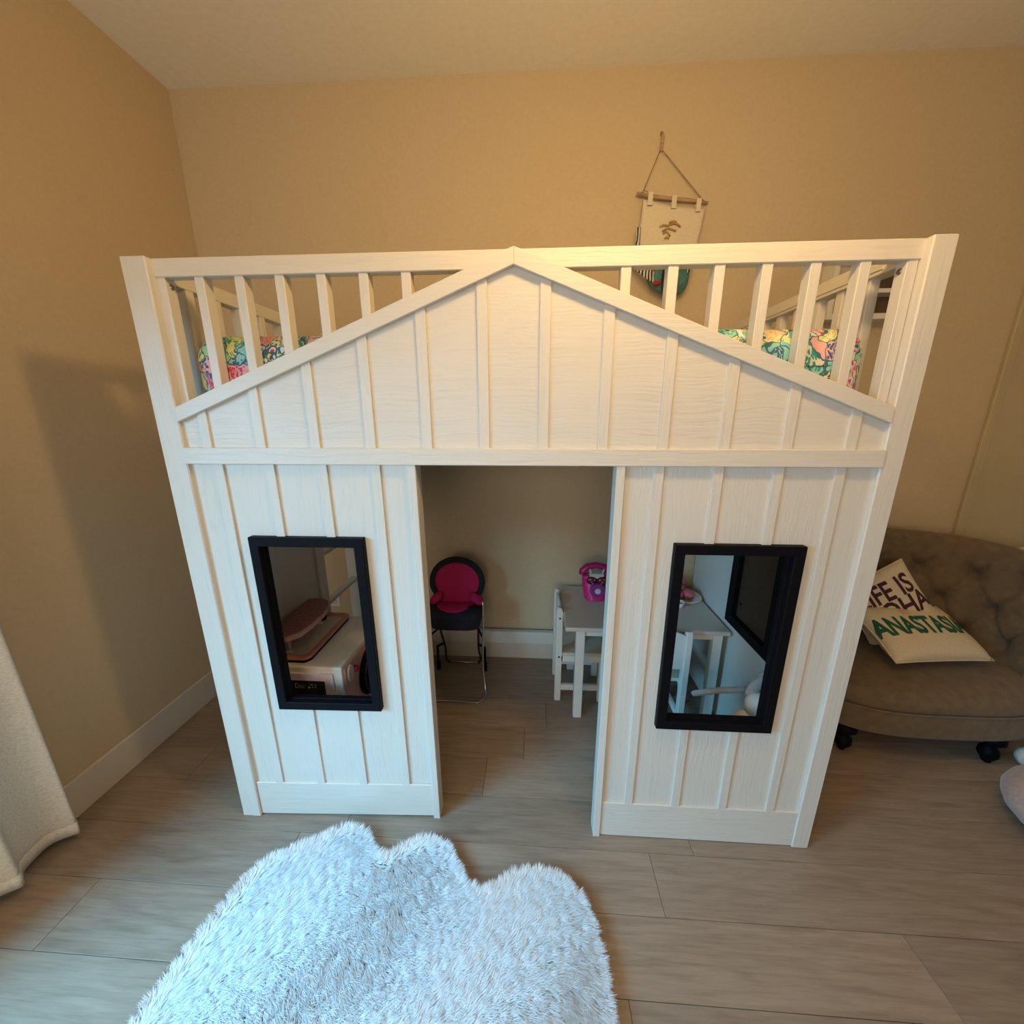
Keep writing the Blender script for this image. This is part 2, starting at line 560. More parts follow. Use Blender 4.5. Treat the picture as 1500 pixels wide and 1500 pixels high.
# closet on the right end of the back wall
struct('trim_1', G().box(3.352, 3.392, YB - 0.018, YB, 0.0, 2.75).box(3.392, 3.94, YB - 0.018, YB, 2.70, 2.75), CLOSET, bev=0.003)
dr = struct('door_1', G().box(3.400, 3.94, YB - 0.010, YB, 0.01, 2.69), CLOSET, bev=0.002)

# floor: one plank at a time, 1.25 m long and 17.6 cm wide
fl = struct('floor', G().box(XL - 0.1, XR + 0.1, YF - 0.1, YB + 0.1, -0.08, -0.014), SUBF)
PW = 0.176
seams = {-1: 0.252, 0: 0.405, 1: 0.897, 2: 1.057, 3: 1.164, 4: 0.31, 5: 0.70, 6: 1.02, -2: 0.93, -3: 0.10, -4: 0.60}
cache = {}
rng = random.Random(3)
for k in range(-18, 7):
    y0 = -0.045 + PW * k
    y1 = min(y0 + PW, YB)
    if y0 >= YB - 0.01: continue
    s0 = seams.get(k, rng.uniform(0, 1.25)) - 1.25 * 3
    x = s0
    while x < XR:
        a, b = max(x, XL), min(x + 1.25, XR)
        x += 1.25
        if b - a < 0.02: continue
        key = (round(b - a, 3), round(y1 - y0, 3))
        if key not in cache:
            g = G().box(0.0006, b - a - 0.0006, 0.0006, y1 - y0 - 0.0006, -0.013, 0.0)
            o = P('plank', g, PLANK, fl, bev=0.0007)
            cache[key] = o.data
        else:
            o = bpy.data.objects.new('plank', cache[key])
            C.objects.link(o); o.parent = fl
        o.location = (a, y0, 0)

# outlet on the back wall, seen under the ladder rungs
t = thing('wall_outlet', 'white wall outlet plate low on the back wall behind the ladder rungs', 'outlet', (-0.143, YB, 0.34))
P('plate', G().box(-0.178, -0.108, YB - 0.008, YB, 0.32, 0.40), KWHITE, t, bev=0.003)
P('socket', G().box(-0.160, -0.126, YB - 0.011, YB - 0.006, 0.335, 0.385), TRIM, t, bev=0.002)

# ceiling lamp above and in front of the bed (its bulbs light the room)
t = thing('ceiling_lamp', 'brass two-bulb lamp hanging from the ceiling in front of the loft bed', 'lamp', (1.39, -0.44, ZC))
BR = mat('brass', (0.5, 0.34, 0.14), 0.3, metal=1.0)
P('canopy', G().lathe([(0.0, 0.0), (0.07, 0.0), (0.06, -0.03), (0.0, -0.035)], (1.39, -0.44, ZC)), BR, t, smooth=True)
P('stem', G().tube([(1.39, -0.44, ZC - 0.03), (1.39, -0.44, 2.50)], 0.008), BR, t, smooth=True)
P('arm', G().tube([(1.22, -0.40, 2.40), (1.30, -0.42, 2.47), (1.39, -0.44, 2.50), (1.48, -0.46, 2.49), (1.56, -0.48, 2.46)], 0.007), BR, t, smooth=True)
for b in BULBS:
    P('bulb', G().ellipsoid((b[0], b[1], b[2]), (0.03, 0.03, 0.042), 16, 10), BULBM, t, smooth=True)

# ------------------------------------------------------------------ house loft bed
bed = thing('loft_bed', 'white wooden house-shaped loft bed with gable front, doorway and two black-framed windows', 'bed', (1.03, 0.5, 0))
H = 1.879
def B(name, x0, x1, y0, y1, z0, z1, m, parent=bed, bev=0.0015, **k):
    return P(name, G().box(x0, x1, y0, y1, z0, z1), m, parent, bev=bev, **k)
# posts
B('post', 0.0, 0.070, 0.0, 0.055, 0.0, H, WZ, bev=0.003)
B('post', 2.006, 2.062, 0.0, 0.055, 0.0, H, WZ, bev=0.003)
B('post', 0.0, 0.070, 0.965, 1.020, 0.0, H, WZ, bev=0.003)
B('post', 2.006, 2.062, 0.965, 1.020, 0.0, H, WZ, bev=0.003)
B('post', 0.012, 0.068, 0.575, 0.640, 0.0, H, WZ, bev=0.003)
# front top rail and balusters
B('top_rail', 0.066, 2.008, 0.020, 0.052, 1.834, 1.879, WX, bev=0.002)
bw = 0.0255
for x in (0.0675, 0.175, 0.286, 0.397, 0.510, 0.624, 0.737, 1.300, 1.416, 1.529, 1.643, 1.757, 1.872, 1.979):
    B('baluster', x, x + bw, 0.024, 0.056, 1.395, 1.836, WZ)
for x, s in ((0.093, 1), (1.979, -1)):
    P('bolt', G().lathe([(0.0, 0.003 * s), (0.006, 0.003 * s), (0.0075, 0.0), (0.0075, -0.003 * s)], (x, 0.042, 1.815), 12, 'x'), STEEL, bed)
# side guard rails
lr = B('side_rail', 0.020, 0.060, 0.055, 0.575, 1.834, 1.876, WY, bev=0.002)
for y in (0.125, 0.228, 0.333, 0.438):
    B('baluster', 0.028, 0.058, y, y + 0.028, 1.40, 1.836, WZ)
rr = B('side_rail', 1.985, 2.030, 0.055, 0.966, 1.830, 1.876, WY, bev=0.002)
P('rail_groove', G().box(1.982, 1.986, 0.10, 0.40, 1.840, 1.866).box(1.982, 1.986, 0.43, 0.90, 1.840, 1.866), WY, rr, bev=0.001)
for y in (0.145, 0.240, 0.338, 0.436, 0.534, 0.632, 0.730, 0.828):
    B('baluster', 1.994, 2.020, y, y + 0.028, 1.40, 1.832, WZ)
# back rails
B('back_rail', 0.068, 2.008, 0.985, 1.015, 1.834, 1.876, WX)
B('back_rail', 0.068, 2.008, 0.985, 1.015, 1.33, 1.43, WX)
B('back_rail', 0.068, 2.008, 0.985, 1.015, 0.131, 0.210, WX)
# deck under the mattress
dk = B('deck', 0.045, 2.030, 0.030, 0.985, 1.395, 1.425, WX)
# gable: sheathing, battens, rafters, band board
def gz(x, z0=1.836):            # lower edge of the rafters
    return z0 - 0.3965 * abs(x - 1.031)
P('gable_panel', G().prism([(0.070, 1.36), (2.006, 1.36), (2.006, gz(2.006) + 0.02), (1.031, gz(1.031) + 0.02), (0.070, gz(0.07) + 0.02)], 0.012, 0.022), WX, bed)
for i in range(12):
    x = 0.1235 + 0.1624 * i
    P('batten', G().prism([(x, 1.380), (x + 0.028, 1.380), (x + 0.028, gz(x + 0.028) + 0.01), (x, gz(x) + 0.01)], 0.0055, 0.0125), WZ, bed, bev=0.0008)
for xe in (0.071, 2.004):
    P('rafter', G().prism([(1.031, 1.836), (1.031, 1.8765), (xe, gz(xe) + 0.0425), (xe, gz(xe) + 0.002)], -0.005, 0.0125), WX, bed, bev=0.0015)
B('band_board', 0.069, 2.009, -0.0045, 0.014, 1.338, 1.385, WX, bev=0.0015)
# wall panels either side of the doorway (left one leans back a little at its foot)
def warp_left(v):
    if v.z < 1.345 and v.y < 0.2:
        k = max(0.0, 1 - v.z / 1.34) * max(0.0, min(1, v.x / 0.75))
        return Vector((v.x, v.y + 0.031 * k, v.z))
    return v
def holed(x0, x1, z0, z1, hx0, hx1, hz0, hz1, ya, yb):
    return G().ring([(x0, z0), (x1, z0), (x1, z1), (x0, z1)], [(hx0, hz0), (hx1, hz0), (hx1, hz1), (hx0, hz1)], ya, yb)
def wall_front_half(x0, x1, batt, trimx, win_, zb, warp):
    global WARP
    WARP = warp
    a, b, c, d = win_
    P('wall_panel', holed(x0 + (0.004 if trimx < x0 + 0.1 else 0), x1 - (0.004 if trimx > x0 + 0.1 else 0), zb + 0.006, 1.36, a + 0.012, b - 0.012, c + 0.012, d - 0.012, 0.013, 0.030), WZ, bed)
    B('base_board', (x0 if trimx > x0 + 0.1 else trimx + 0.024), (trimx if trimx > x0 + 0.1 else x1), 0.0055, 0.0135, zb, zb + 0.128 + 0.02, WX)
    B('door_trim', trimx, trimx + 0.024, -0.001, 0.050, 0.0, 1.345, WZ, bev=0.0015)
    for x in batt:
        segs = [(zb + 0.146, 1.341)]
        if x + 0.027 > a + 0.002 and x < b - 0.002:
            segs = [(zb + 0.146, c + 0.01), (d - 0.01, 1.341)]
        for z0, z1 in segs:
            B('batten', x, x + 0.027, 0.0058, 0.0135, z0, z1, WZ, bev=0.0008)
    # black window frame: face ring, deeper stop ring
    wf = P('window_frame', G().ring([(a, c), (b, c), (b, d), (a, d)],
                                   [(a + .030, c + .030), (b - .030, c + .030), (b - .030, d - .030), (a + .030, d - .030)], -0.008, 0.0315), BLACK, bed, bev=0.002)
    P('stop', G().ring([(a + .029, c + .029), (b - .029, c + .029), (b - .029, d - .029), (a + .029, d - .029)],
                       [(a + .033, c + .033), (b - .033, c + .033), (b - .033, d - .033), (a + .033, d - .033)], 0.012, 0.031), BLACK, wf, bev=0.001)
    WARP = None
wall_front_half(0.070, 0.750, (0.146, 0.302, 0.460, 0.618), 0.727, (0.218, 0.576, 0.490, 1.116), 0.006, warp_left)
wall_front_half(1.316, 2.006, (1.420, 1.580, 1.739, 1.899), 1.316, (1.495, 1.858, 0.482, 1.115), 0.002, None)
# ends: left panel up to the ladder post, right panel with its own black-framed window
B('end_panel', 0.040, 0.055, 0.055, 0.575, 0.02, 1.395, WZ)
P('end_panel', G().ring([(0.055, 0.02), (0.966, 0.02), (0.966, 1.395), (0.055, 1.395)],
                        [(0.305, 0.565), (0.595, 0.565), (0.595, 1.09), (0.305, 1.09)], 2.004, 2.018, 'x'), WZ, bed)
P('window_frame', G().ring([(0.283, 0.540), (0.618, 0.540), (0.618, 1.115), (0.283, 1.115)],
                           [(0.318, 0.585), (0.570, 0.585), (0.570, 1.07), (0.318, 1.07)], 1.996, 2.032, 'x'), BLACK, bed, bev=0.002)
P('shutter_board', G().box(2.020, 2.030, 0.300, 0.600, 0.560, 1.095), mat('dark_brown_board', (0.060, 0.034, 0.018), 0.6, (30, 30, 120), 0.2), bed)
P('knob_hole', G().lathe([(0.0, -0.002), (0.006, -0.002), (0.006, 0.001)], (2.020, 0.545, 0.655), 12, 'x'), BLACK, bed)
# ladder rungs between ladder post and rear post
for z in (0.29, 0.55, 0.812, 1.075, 1.335):
    B('rung', 0.018, 0.062, 0.638, 0.967, z - 0.009, z + 0.009, WY, bev=0.003)

# ------------------------------------------------------------------ mattress with floral cover
def mattress():
    x0, x1, y0, y1, z0, z1 = 0.071, 1.984, 0.060, 0.965, 1.427, 1.704
    cx, cy, cz = (x0 + x1) / 2, (y0 + y1) / 2, (z0 + z1) / 2
    hx, hy, hz = (x1 - x0) / 2, (y1 - y0) / 2, (z1 - z0) / 2
    bm = bmesh.new()
    bmesh.ops.create_cube(bm, size=2)
    bmesh.ops.subdivide_edges(bm, edges=bm.edges, cuts=33, use_grid_fill=True)
    g = G()
    R_ = 0.075
    for v in bm.verts:
        q = Vector((math.sin(v.co.x * 1.5708) * hx, math.sin(v.co.y * 1.5708) * hy, math.sin(v.co.z * 1.5708) * hz))
        inner = Vector((max(-hx + R_, min(hx - R_, q.x)), max(-hy + R_, min(hy - R_, q.y)), max(-hz + R_, min(hz - R_, q.z))))
        d = q - inner
        if d.length > 1e-9:
            q = inner + d.normalized() * R_
        w = 0.5 + 0.5 * math.sin(q.x * 9 + 1.0) * math.cos(q.y * 7)
        if q.z > 0:
            q.z += 0.010 * w * (1 - (q.x / hx) ** 4)
        v.co = q + Vector((cx, cy, cz))
    g.add([v.co for v in bm.verts], [tuple(v.index for v in f.verts) for f in bm.faces])
    bm.free()
    return g
t = thing('mattress', 'thick mattress in a bright multicoloured floral cover on top of the loft bed', 'mattress', (1.024, 0.52, 1.426))
P('cover', mattress(), FLORAL, t, smooth=True)
pip = [(0.12, 0.072, 1.60), (1.93, 0.072, 1.60)]
P('seam', G().tube([(0.17 + 1.70 * i / 20, 0.0600 + 0.0005 * math.sin(i), 1.602) for i in range(21)], 0.003, 6), FLORAL, t, smooth=True)

# ------------------------------------------------------------------ play table and chairs
t = thing('play_table', 'white rectangular kids play table standing under the loft bed beside the right end panel', 'table', (1.62, 0.78, 0))
P('tabletop', G().box(1.243, 1.990, 0.530, 0.985, 0.498, 0.520), mat('table_top_lacquer', (0.62, 0.55, 0.47), 0.35, (10, 10, 10), 0.03), t, bev=0.006, seg=2)
P('apron', G().ring([(1.315, 0.570), (1.955, 0.570), (1.955, 0.955), (1.315, 0.955)], [(1.33, 0.585), (1.94, 0.585), (1.94, 0.94), (1.33, 0.94)], 0.455, 0.499, 'z'), KWHITE, t, bev=0.001)
for x in (1.298, 1.930):
    for y in (0.557, 0.930):
        P('leg', G().box(x, x + 0.042, y, y + 0.04, 0.0, 0.499), KWHITE, t, bev=0.003)

def child_chair(label, loc, rz):
    global ORG
    ORG = Vector((0, 0, 0))
    t = bpy.data.objects.new('child_chair', None); C.objects.link(t)
    t['label'] = label; t['category'] = 'chair'; t['group'] = 'white kids chairs at the play table'
    t.location = loc; t.rotation_euler = (0, 0, rz)
    # local: faces +y, back posts at y = 0 .. 0.033, half width 0.118
    for s in (-1, 1):
        xo = s * 0.118; xi = s * 0.090
        prof = [(0.0, 0.0), (0.033, 0.0), (0.033, 0.22), (0.040, 0.26), (0.034, 0.30), (0.032, 0.52), (0.026, 0.540), (0.012, 0.545), (0.002, 0.535), (0.0, 0.50)]
        p_ = P('back_post', G().prism(prof, min(xo, xi), max(xo, xi), 'x'), KWHITE, t, bev=0.002)
        for z in (0.265, 0.485):
            P('screw', G().lathe([(0.0, 0.001), (0.005, 0.001), (0.005, -0.002)], (xo + (0.0006 if s > 0 else -0.0006), 0.018, z), 10, 'x'), BLACK, p_)
        P('leg', G().box(min(xo, xi), max(xo, xi), 0.225, 0.258, 0.0, 0.272), KWHITE, t, bev=0.002)
        P('side_apron', G().box(s * 0.110 - 0.008, s * 0.110 + 0.008, 0.030, 0.228, 0.238, 0.273), KWHITE, t, bev=0.001)
        P('stretcher', G().box(s * 0.108 - 0.008, s * 0.108 + 0.008, 0.030, 0.228, 0.066, 0.098), KWHITE, t, bev=0.001)
    arch = [(-0.090, 0.355), (0.090, 0.355)] + [(0.090 - 0.18 * i / 12, 0.525 + 0.028 * math.sin(math.pi * i / 12)) for i in range(13)]
    P('backrest', G().prism(arch, 0.008, 0.020, 'y'), KWHITE, t, bev=0.002)
    P('seat', G().box(-0.116, 0.116, 0.034, 0.262, 0.272, 0.288), mat('seat_lacquer', (0.66, 0.58, 0.46), 0.4), t, bev=0.004)
    P('front_apron', G().box(-0.09, 0.09, 0.236, 0.250, 0.238, 0.273), KWHITE, t, bev=0.001)
    return t
child_chair('white kids chair at the left end of the play table, facing right', (1.210, 0.791, 0), -math.pi / 2)
child_chair('white kids chair seen from behind through the right black-framed window', (1.680, 0.470, 0), 0.0)

# ------------------------------------------------------------------ toy telephone on the table
t = thing('toy_telephone', 'hot pink toy rotary telephone with a dark red bow on the play table', 'toy phone', (1.425, 0.85, 0.52))
def phone_prof(u):       # half widths by height
    return 0.058 + 0.014 * u + 0.004 * math.sin(u * math.pi)
def phone_fn(i, j):
    a = i * 2 * math.pi
    z = 0.522 + 0.125 * j
    k = phone_prof(j)
    e = 0.7
    cx_, sy_ = math.cos(a), math.sin(a)
    x = math.copysign(abs(cx_) ** e, cx_) * k
    y = math.copysign(abs(sy_) ** e, sy_) * (0.055 - 0.022 * j)
    return (1.425 + x, 0.85 + 0.012 * j + y, z)
g = G().grid(phone_fn, 32, 8, True)
g.f.append(tuple(i * 8 + 7 for i in range(32))); g.f.append(tuple(i * 8 for i in range(31, -1, -1)))
P('body', g, PINKP, t, smooth=False, bev=0.002)
P('handset', G().tube([(1.352, 0.852, 0.650), (1.356, 0.855, 0.668), (1.378, 0.86, 0.690), (1.425, 0.862, 0.700), (1.472, 0.86, 0.690), (1.494, 0.855, 0.668), (1.498, 0.852, 0.650)],
                      [0.019, 0.021, 0.019, 0.017, 0.019, 0.021, 0.019], 12), PINKD, t, smooth=True)
P('cradle', G().box(1.388, 1.462, 0.815, 0.850, 0.640, 0.668).tube([(1.398, 0.828, 0.66), (1.388, 0.826, 0.692)], 0.005).tube([(1.452, 0.828, 0.66), (1.462, 0.826, 0.692)], 0.005), SILVERP, t, bev=0.003)
for s in (-1, 1):
    P('bow_loop', G().ellipsoid((1.425 + s * 0.028, 0.812, 0.632), (0.028, 0.012, 0.022), 14, 8), mat('bow_red', (0.12, 0.004, 0.02), 0.4), t, smooth=True)
    for dx, dz in ((0.014, 0.008), (0.028, -0.004), (0.036, 0.010), (0.022, -0.013)):
        P('bow_dot', G().ellipsoid((1.425 + s * dx, 0.8005, 0.632 + dz), (0.003, 0.0015, 0.003), 8, 6), SILVERP, t, smooth=True)
dial = P('dial', G().lathe([(0.0, -0.006), (0.036, -0.006), (0.040, 0.0), (0.040, 0.014)], (1.430, 0.800, 0.580), 28, 'y'), PURPLE, t, smooth=False)
P('dial_center', G().lathe([(0.0, -0.0095), (0.015, -0.0095), (0.016, -0.004)], (1.430, 0.800, 0.580), 20, 'y'), SILVERP, dial)
for k in range(10):
    a = 2 * math.pi * k / 10
    P('finger_hole', G().lathe([(0.0, -0.0075), (0.0048, -0.0075), (0.0048, -0.004)], (1.430 + 0.027 * math.cos(a), 0.800, 0.580 + 0.027 * math.sin(a)), 10, 'y'), PINKP, dial)

# ------------------------------------------------------------------ plate with toy food
t = thing('toy_plate', 'round white plate with a coral rim at the right back corner of the play table', 'plate', (1.895, 0.875, 0.52))
pc = (1.895, 0.872, 0.5205)
P('dish', G().lathe([(0.0, 0.0), (0.065, 0.0), (0.095, 0.012), (0.097, 0.014), (0.093, 0.016), (0.066, 0.006), (0.0, 0.005)], pc, 32), CERAM, t, smooth=True)
def cupcake(x, y, z, r, label):
    t = thing('toy_cupcake', label, 'toy food', (x, y, z), 'toy cakes on the white plate')
    P('cup', G().lathe([(0.0, 0.0), (r * 0.75, 0.0), (r, r * 0.9), (0.0, r * 0.9)], (x, y, z), 16), CERAM if r < 0.022 else FOODB, t)
    P('icing', G().ellipsoid((x, y, z + r * 1.05), (r * 1.1, r * 1.1, r * 0.7), 16, 10, fn=lambda d: 1 + 0.06 * math.sin(9 * math.atan2(d.y, d.x) + 5 * d.z)), FOODP, t, smooth=True)
cupcake(1.850, 0.835, 0.5270, 0.030, 'pink toy cupcake at the front left of the white plate')
cupcake(1.915, 0.845, 0.5270, 0.030, 'pink toy cupcake at the front right of the white plate')
cupcake(1.885, 0.905, 0.5270, 0.030, 'pink toy cupcake at the back of the white plate')
t = thing('toy_cup', 'small white toy cup in front of the plate of toy cakes', 'toy cup', (1.838, 0.757, 0.5205))
P('bowl', G().lathe([(0.0, 0.0), (0.016, 0.0), (0.026, 0.030), (0.024, 0.030), (0.014, 0.004), (0.0, 0.004)], (1.838, 0.757, 0.5205), 20), CERAM, t, smooth=True)
P('rim', G().tube([(1.838 + 0.025 * math.cos(a * math.pi / 8), 0.757 + 0.025 * math.sin(a * math.pi / 8), 0.5505) for a in range(16)], 0.0015, 6, True), CERAM, t, smooth=True)
t = thing('toy_bag', 'small pink toy bag standing at the back corner of the play table behind the plate', 'toy', (1.905, 0.968, 0.5205))
P('pouch', G().ellipsoid((1.905, 0.972, 0.565), (0.040, 0.016, 0.044), 16, 10), FOODP, t, smooth=True)
P('handle', G().tube([(1.885, 0.972, 0.60), (1.890, 0.972, 0.625), (1.905, 0.972, 0.633), (1.920, 0.972, 0.625), (1.925, 0.972, 0.60)], 0.004), FOODB, t, smooth=True)

# ------------------------------------------------------------------ plush with wand, pink toy on the floor
t = thing('plush_bunny', 'white plush bunny with grey-pink ears sitting inside the right window', 'plush toy', (1.93, 0.20, 0))
def yv(y):  # small helper so the plush sits at depth y
    return y
hc = (1.944, 0.200, 0.412)
P('head', G().ellipsoid(hc, (0.048, 0.048, 0.050), 20, 14), PLUSH, t, smooth=True)
P('cheek', G().ellipsoid((1.962, 0.185, 0.450), (0.022, 0.020, 0.016), 14, 10), PLUSHO, t, smooth=True)
P('ear', G().ellipsoid((1.935, 0.225, 0.478), (0.022, 0.014, 0.052), 14, 10, Matrix.Rotation(math.radians(32), 3, 'Y')), PLUSHP, t, smooth=True)
P('ear', G().ellipsoid((1.958, 0.240, 0.482), (0.018, 0.014, 0.052), 14, 10, Matrix.Rotation(math.radians(12), 3, 'Y')), PLUSHP, t, smooth=True)
P('eye', G().ellipsoid((1.925, 0.163, 0.430), (0.006, 0.004, 0.006), 10, 8), EYE, t, smooth=True)
P('body', G().ellipsoid((1.915, 0.205, 0.19), (0.070, 0.085, 0.19), 20, 14), PLUSH, t, smooth=True)
for s in (-1, 1):
    P('foot', G().ellipsoid((1.925 + s * 0.038, 0.125, 0.030), (0.026, 0.045, 0.030), 14, 10), PLUSH, t, smooth=True)
wand = [(1.735, 0.285, 0.383), (1.742, 0.285, 0.388), (1.82, 0.285, 0.404), (1.90, 0.285, 0.412), (1.965, 0.285, 0.415)]
single('toy_wand', G().tube(wand, [0.008, 0.011, 0.012, 0.012, 0.012], 14), mat('pale_blue_plastic', (0.66, 0.70, 0.69), 0.5),
       'pale round stick lying behind the plush bunny and reaching toward the kids chair', 'stick', (1.85, 0.285, 0.38), smooth=True)
t = thing('pink_toy', 'small crumpled pink toy lying on the floor under the play table', 'toy', (1.90, 0.70, 0))
P('blob', G().ellipsoid((1.885, 0.70, 0.022), (0.035, 0.028, 0.022), 16, 10, fn=lambda d: 1 + 0.18 * math.sin(7 * d.x + 5 * d.y) * math.cos(6 * d.z)), FOODP, t, smooth=True)
P('bow', G().ellipsoid((1.870, 0.678, 0.036), (0.014, 0.010, 0.010), 10, 8), FOODB, t, smooth=True)
t = thing('olive_toy_case', 'olive green toy case leaning at the back wall under the play table', 'toy case', (1.87, 0.955, 0))
P('shell', G().box(1.80, 1.925, 0.915, 0.955, 0.0, 0.16), GREENP, t, bev=0.012, seg=2)
P('handle', G().tube([(1.835, 0.935, 0.158), (1.840, 0.935, 0.185), (1.885, 0.935, 0.185), (1.890, 0.935, 0.158)], 0.005), BLACK, t, smooth=True)

# ------------------------------------------------------------------ doll highchair
t = thing('doll_highchair', 'hot pink and black padded doll highchair on chrome tube legs in the doorway', 'doll chair', (0.67, 0.82, 0))
cxh, cyh = 0.672, 0.865
def ell(rx, rz, z, n=40, y=0.0, e=1.0):
    return [(cxh + rx * math.cos(2 * math.pi * k / n), cyh + y + 0.10 * (rz * math.sin(2 * math.pi * k / n)), z + rz * math.sin(2 * math.pi * k / n)) for k in range(n)]
def backfn(i, j):
    a = 2 * math.pi * i
    r = j
    x, z = 0.128 * r * math.cos(a), 0.118 * r * math.sin(a)
    return (cxh + x * (1 + 0.20 * max(0, -z / 0.118)), cyh + 0.10 * z - 0.022 * (1 - r * r) - 0.004 + 0.004 * math.sin(30 * x + 18 * z) * r, 0.585 + z * (1.0 if z > 0 else 1.22))
P('backrest', G().grid(backfn, 36, 9, True).ellipsoid((cxh, cyh + 0.012, 0.585), (0.135, 0.016, 0.125), 28, 10), PINKF, t, smooth=True)
P('back_rim', G().tube([(cxh + 0.137 * math.cos(math.radians(q)), cyh + 0.012 * math.sin(math.radians(q)), 0.585 + 0.124 * math.sin(math.radians(q))) for q in range(-42, 223, 6)], 0.018, 10), BLACKF, t, smooth=True)
for s in (-1, 1):
    P('side_pad', G().ellipsoid((cxh + s * 0.112, 0.835, 0.500), (0.048, 0.040, 0.024), 16, 10, Matrix.Rotation(s * 0.75, 3, 'Y')), PINKF, t, smooth=True)
P('seat_pad', G().ellipsoid((cxh, 0.812, 0.462), (0.120, 0.070, 0.018), 24, 10), PINKF, t, smooth=True)
def bucket(i, j):
    a = 2 * math.pi * i
    k = 1.0 - 0.10 * j ** 2
    e = 0.55
    cx_, sy_ = math.cos(a), math.sin(a)
    return (cxh + math.copysign(abs(cx_) ** e, cx_) * 0.148 * k, 0.800 + math.copysign(abs(sy_) ** e, sy_) * 0.078 * k, 0.470 - 0.105 * j + 0.012 * math.cos(a * 2) * (1 - j))
g = G().grid(bucket, 40, 8, True)
g.f.append(tuple(i * 8 + 7 for i in range(40)))
g.f.append(tuple(i * 8 for i in range(39, -1, -1)))
P('seat_bucket', g, BLACKF, t, smooth=True)
def smooth_path(pts, n=6):
    out = []
    P_ = [Vector(p) for p in pts]
    P_ = [P_[0] * 2 - P_[1]] + P_ + [P_[-1] * 2 - P_[-2]]
    for i in range(1, len(P_) - 2):
        for k in range(n):
            u = k / n
            a, b, c, d = P_[i - 1], P_[i], P_[i + 1], P_[i + 2]
            out.append(0.5 * ((2 * b) + (c - a) * u + (2 * a - 5 * b + 4 * c - d) * u * u + (3 * b - a - 3 * c + d) * u ** 3))
    out.append(P_[-2])
    return out
xa, xb = 0.520, 0.824
front = [(xb, 0.775, 0.52), (xb, 0.765, 0.35), (xb - 0.002, 0.750, 0.22), (xb + 0.001, 0.735, 0.12), (xb + 0.014, 0.705, 0.035), (xb + 0.016, 0.672, 0.010),
         (xb - 0.010, 0.632, 0.006), (xb - 0.04, 0.628, 0.006), (0.672, 0.632, 0.007), (xa + 0.04, 0.628, 0.006), (xa + 0.010, 0.632, 0.006), (xa - 0.016, 0.672, 0.010), (xa - 0.014, 0.705, 0.035),
         (xa - 0.001, 0.735, 0.12), (xa + 0.002, 0.750, 0.22), (xa, 0.765, 0.35), (xa, 0.775, 0.52)]
P('front_leg_tube', G().tube(smooth_path(front), 0.0058, 8), CHROME, t, smooth=True)
for s, x in ((-1, xa), (1, xb)):
    P('rear_leg', G().tube(smooth_path([(x - s * 0.035, 0.83, 0.38), (x - s * 0.045, 0.88, 0.25), (x - s * 0.052, 0.93, 0.12), (x - s * 0.045, 0.955, 0.04), (x - s * 0.06, 0.962, 0.006)]), 0.0065, 8), DARKMETAL, t, smooth=True)
    P('link', G().tube([(x, 0.762, 0.300), (x - s * 0.04, 0.86, 0.300)], 0.006, 6).tube([(x - s * 0.012, 0.90, 0.045), (x - s * 0.012, 0.90, 0.155), (x - s * 0.045, 0.91, 0.165)], 0.008, 6), BLACK, t)
    P('rubber_foot', G().tube([(x - s * 0.012, 0.90, 0.0), (x - s * 0.012, 0.90, 0.05)], 0.012, 8), BLACK, t)
P('rear_bar', G().tube([(xa + 0.06, 0.962, 0.006), (0.672, 0.964, 0.006), (xb - 0.06, 0.962, 0.006)], 0.0058, 8), CHROME, t, smooth=True)

# ------------------------------------------------------------------ toy washer with tray and ironing board
t = thing('toy_washer', 'white toy washing machine with pink front and chalkboard side behind the left window', 'toy washer', (0.23, 0.34, 0))
P('body', G().box(0.085, 0.370, 0.148, 0.530, 0.0, 0.550), KWHITE, t, bev=0.006, seg=2)
P('front_panel', G().box(0.368, 0.376, 0.160, 0.520, 0.03, 0.535), ROSE, t, bev=0.003)
P('soap_drawer', G().prism([(0.196 + 0.022 * math.cos(a), 0.495 + 0.036 * math.sin(a)) for a in [2 * math.pi * k / 24 for k in range(24)]], 0.374, 0.382, 'x'), SILVERP, t, bev=0.002)
P('knob', G().lathe([(0.0, 0.016), (0.012, 0.014), (0.015, 0.0)], (0.376, 0.232, 0.488), 16, 'x'), PINKD, t, smooth=True)
dd = P('washer_door', G().lathe([(0.105, 0.0), (0.112, 0.010), (0.105, 0.022), (0.088, 0.024), (0.080, 0.012), (0.0, 0.014)], (0.374, 0.365, 0.400), 36, 'x'), BLACK, t, smooth=True)
P('door_rim', G().tube([(0.398, 0.365 + 0.098 * math.cos(a * math.pi / 18), 0.400 + 0.098 * math.sin(a * math.pi / 18)) for a in range(36)], 0.003, 6, True), DARKMETAL, dd, smooth=True)
cb = P('chalkboard', G().box(0.110, 0.303, 0.1445, 0.149, 0.300, 0.495), CHALK, t)
P('chalkboard_frame', G().ring([(0.098, 0.285), (0.337, 0.285), (0.337, 0.526), (0.098, 0.526)], [(0.110, 0.300), (0.3025, 0.300), (0.3025, 0.495), (0.110, 0.495)], 0.140, 0.149), LILAC, t, bev=0.001)
P('chalk_writing', text_g('To Do:', 0.030, lambda x, y: (0.180 + x * 0.92, 0.1440, 0.468 + y), offset=-0.0004), CHALKW, cb)
g = G()
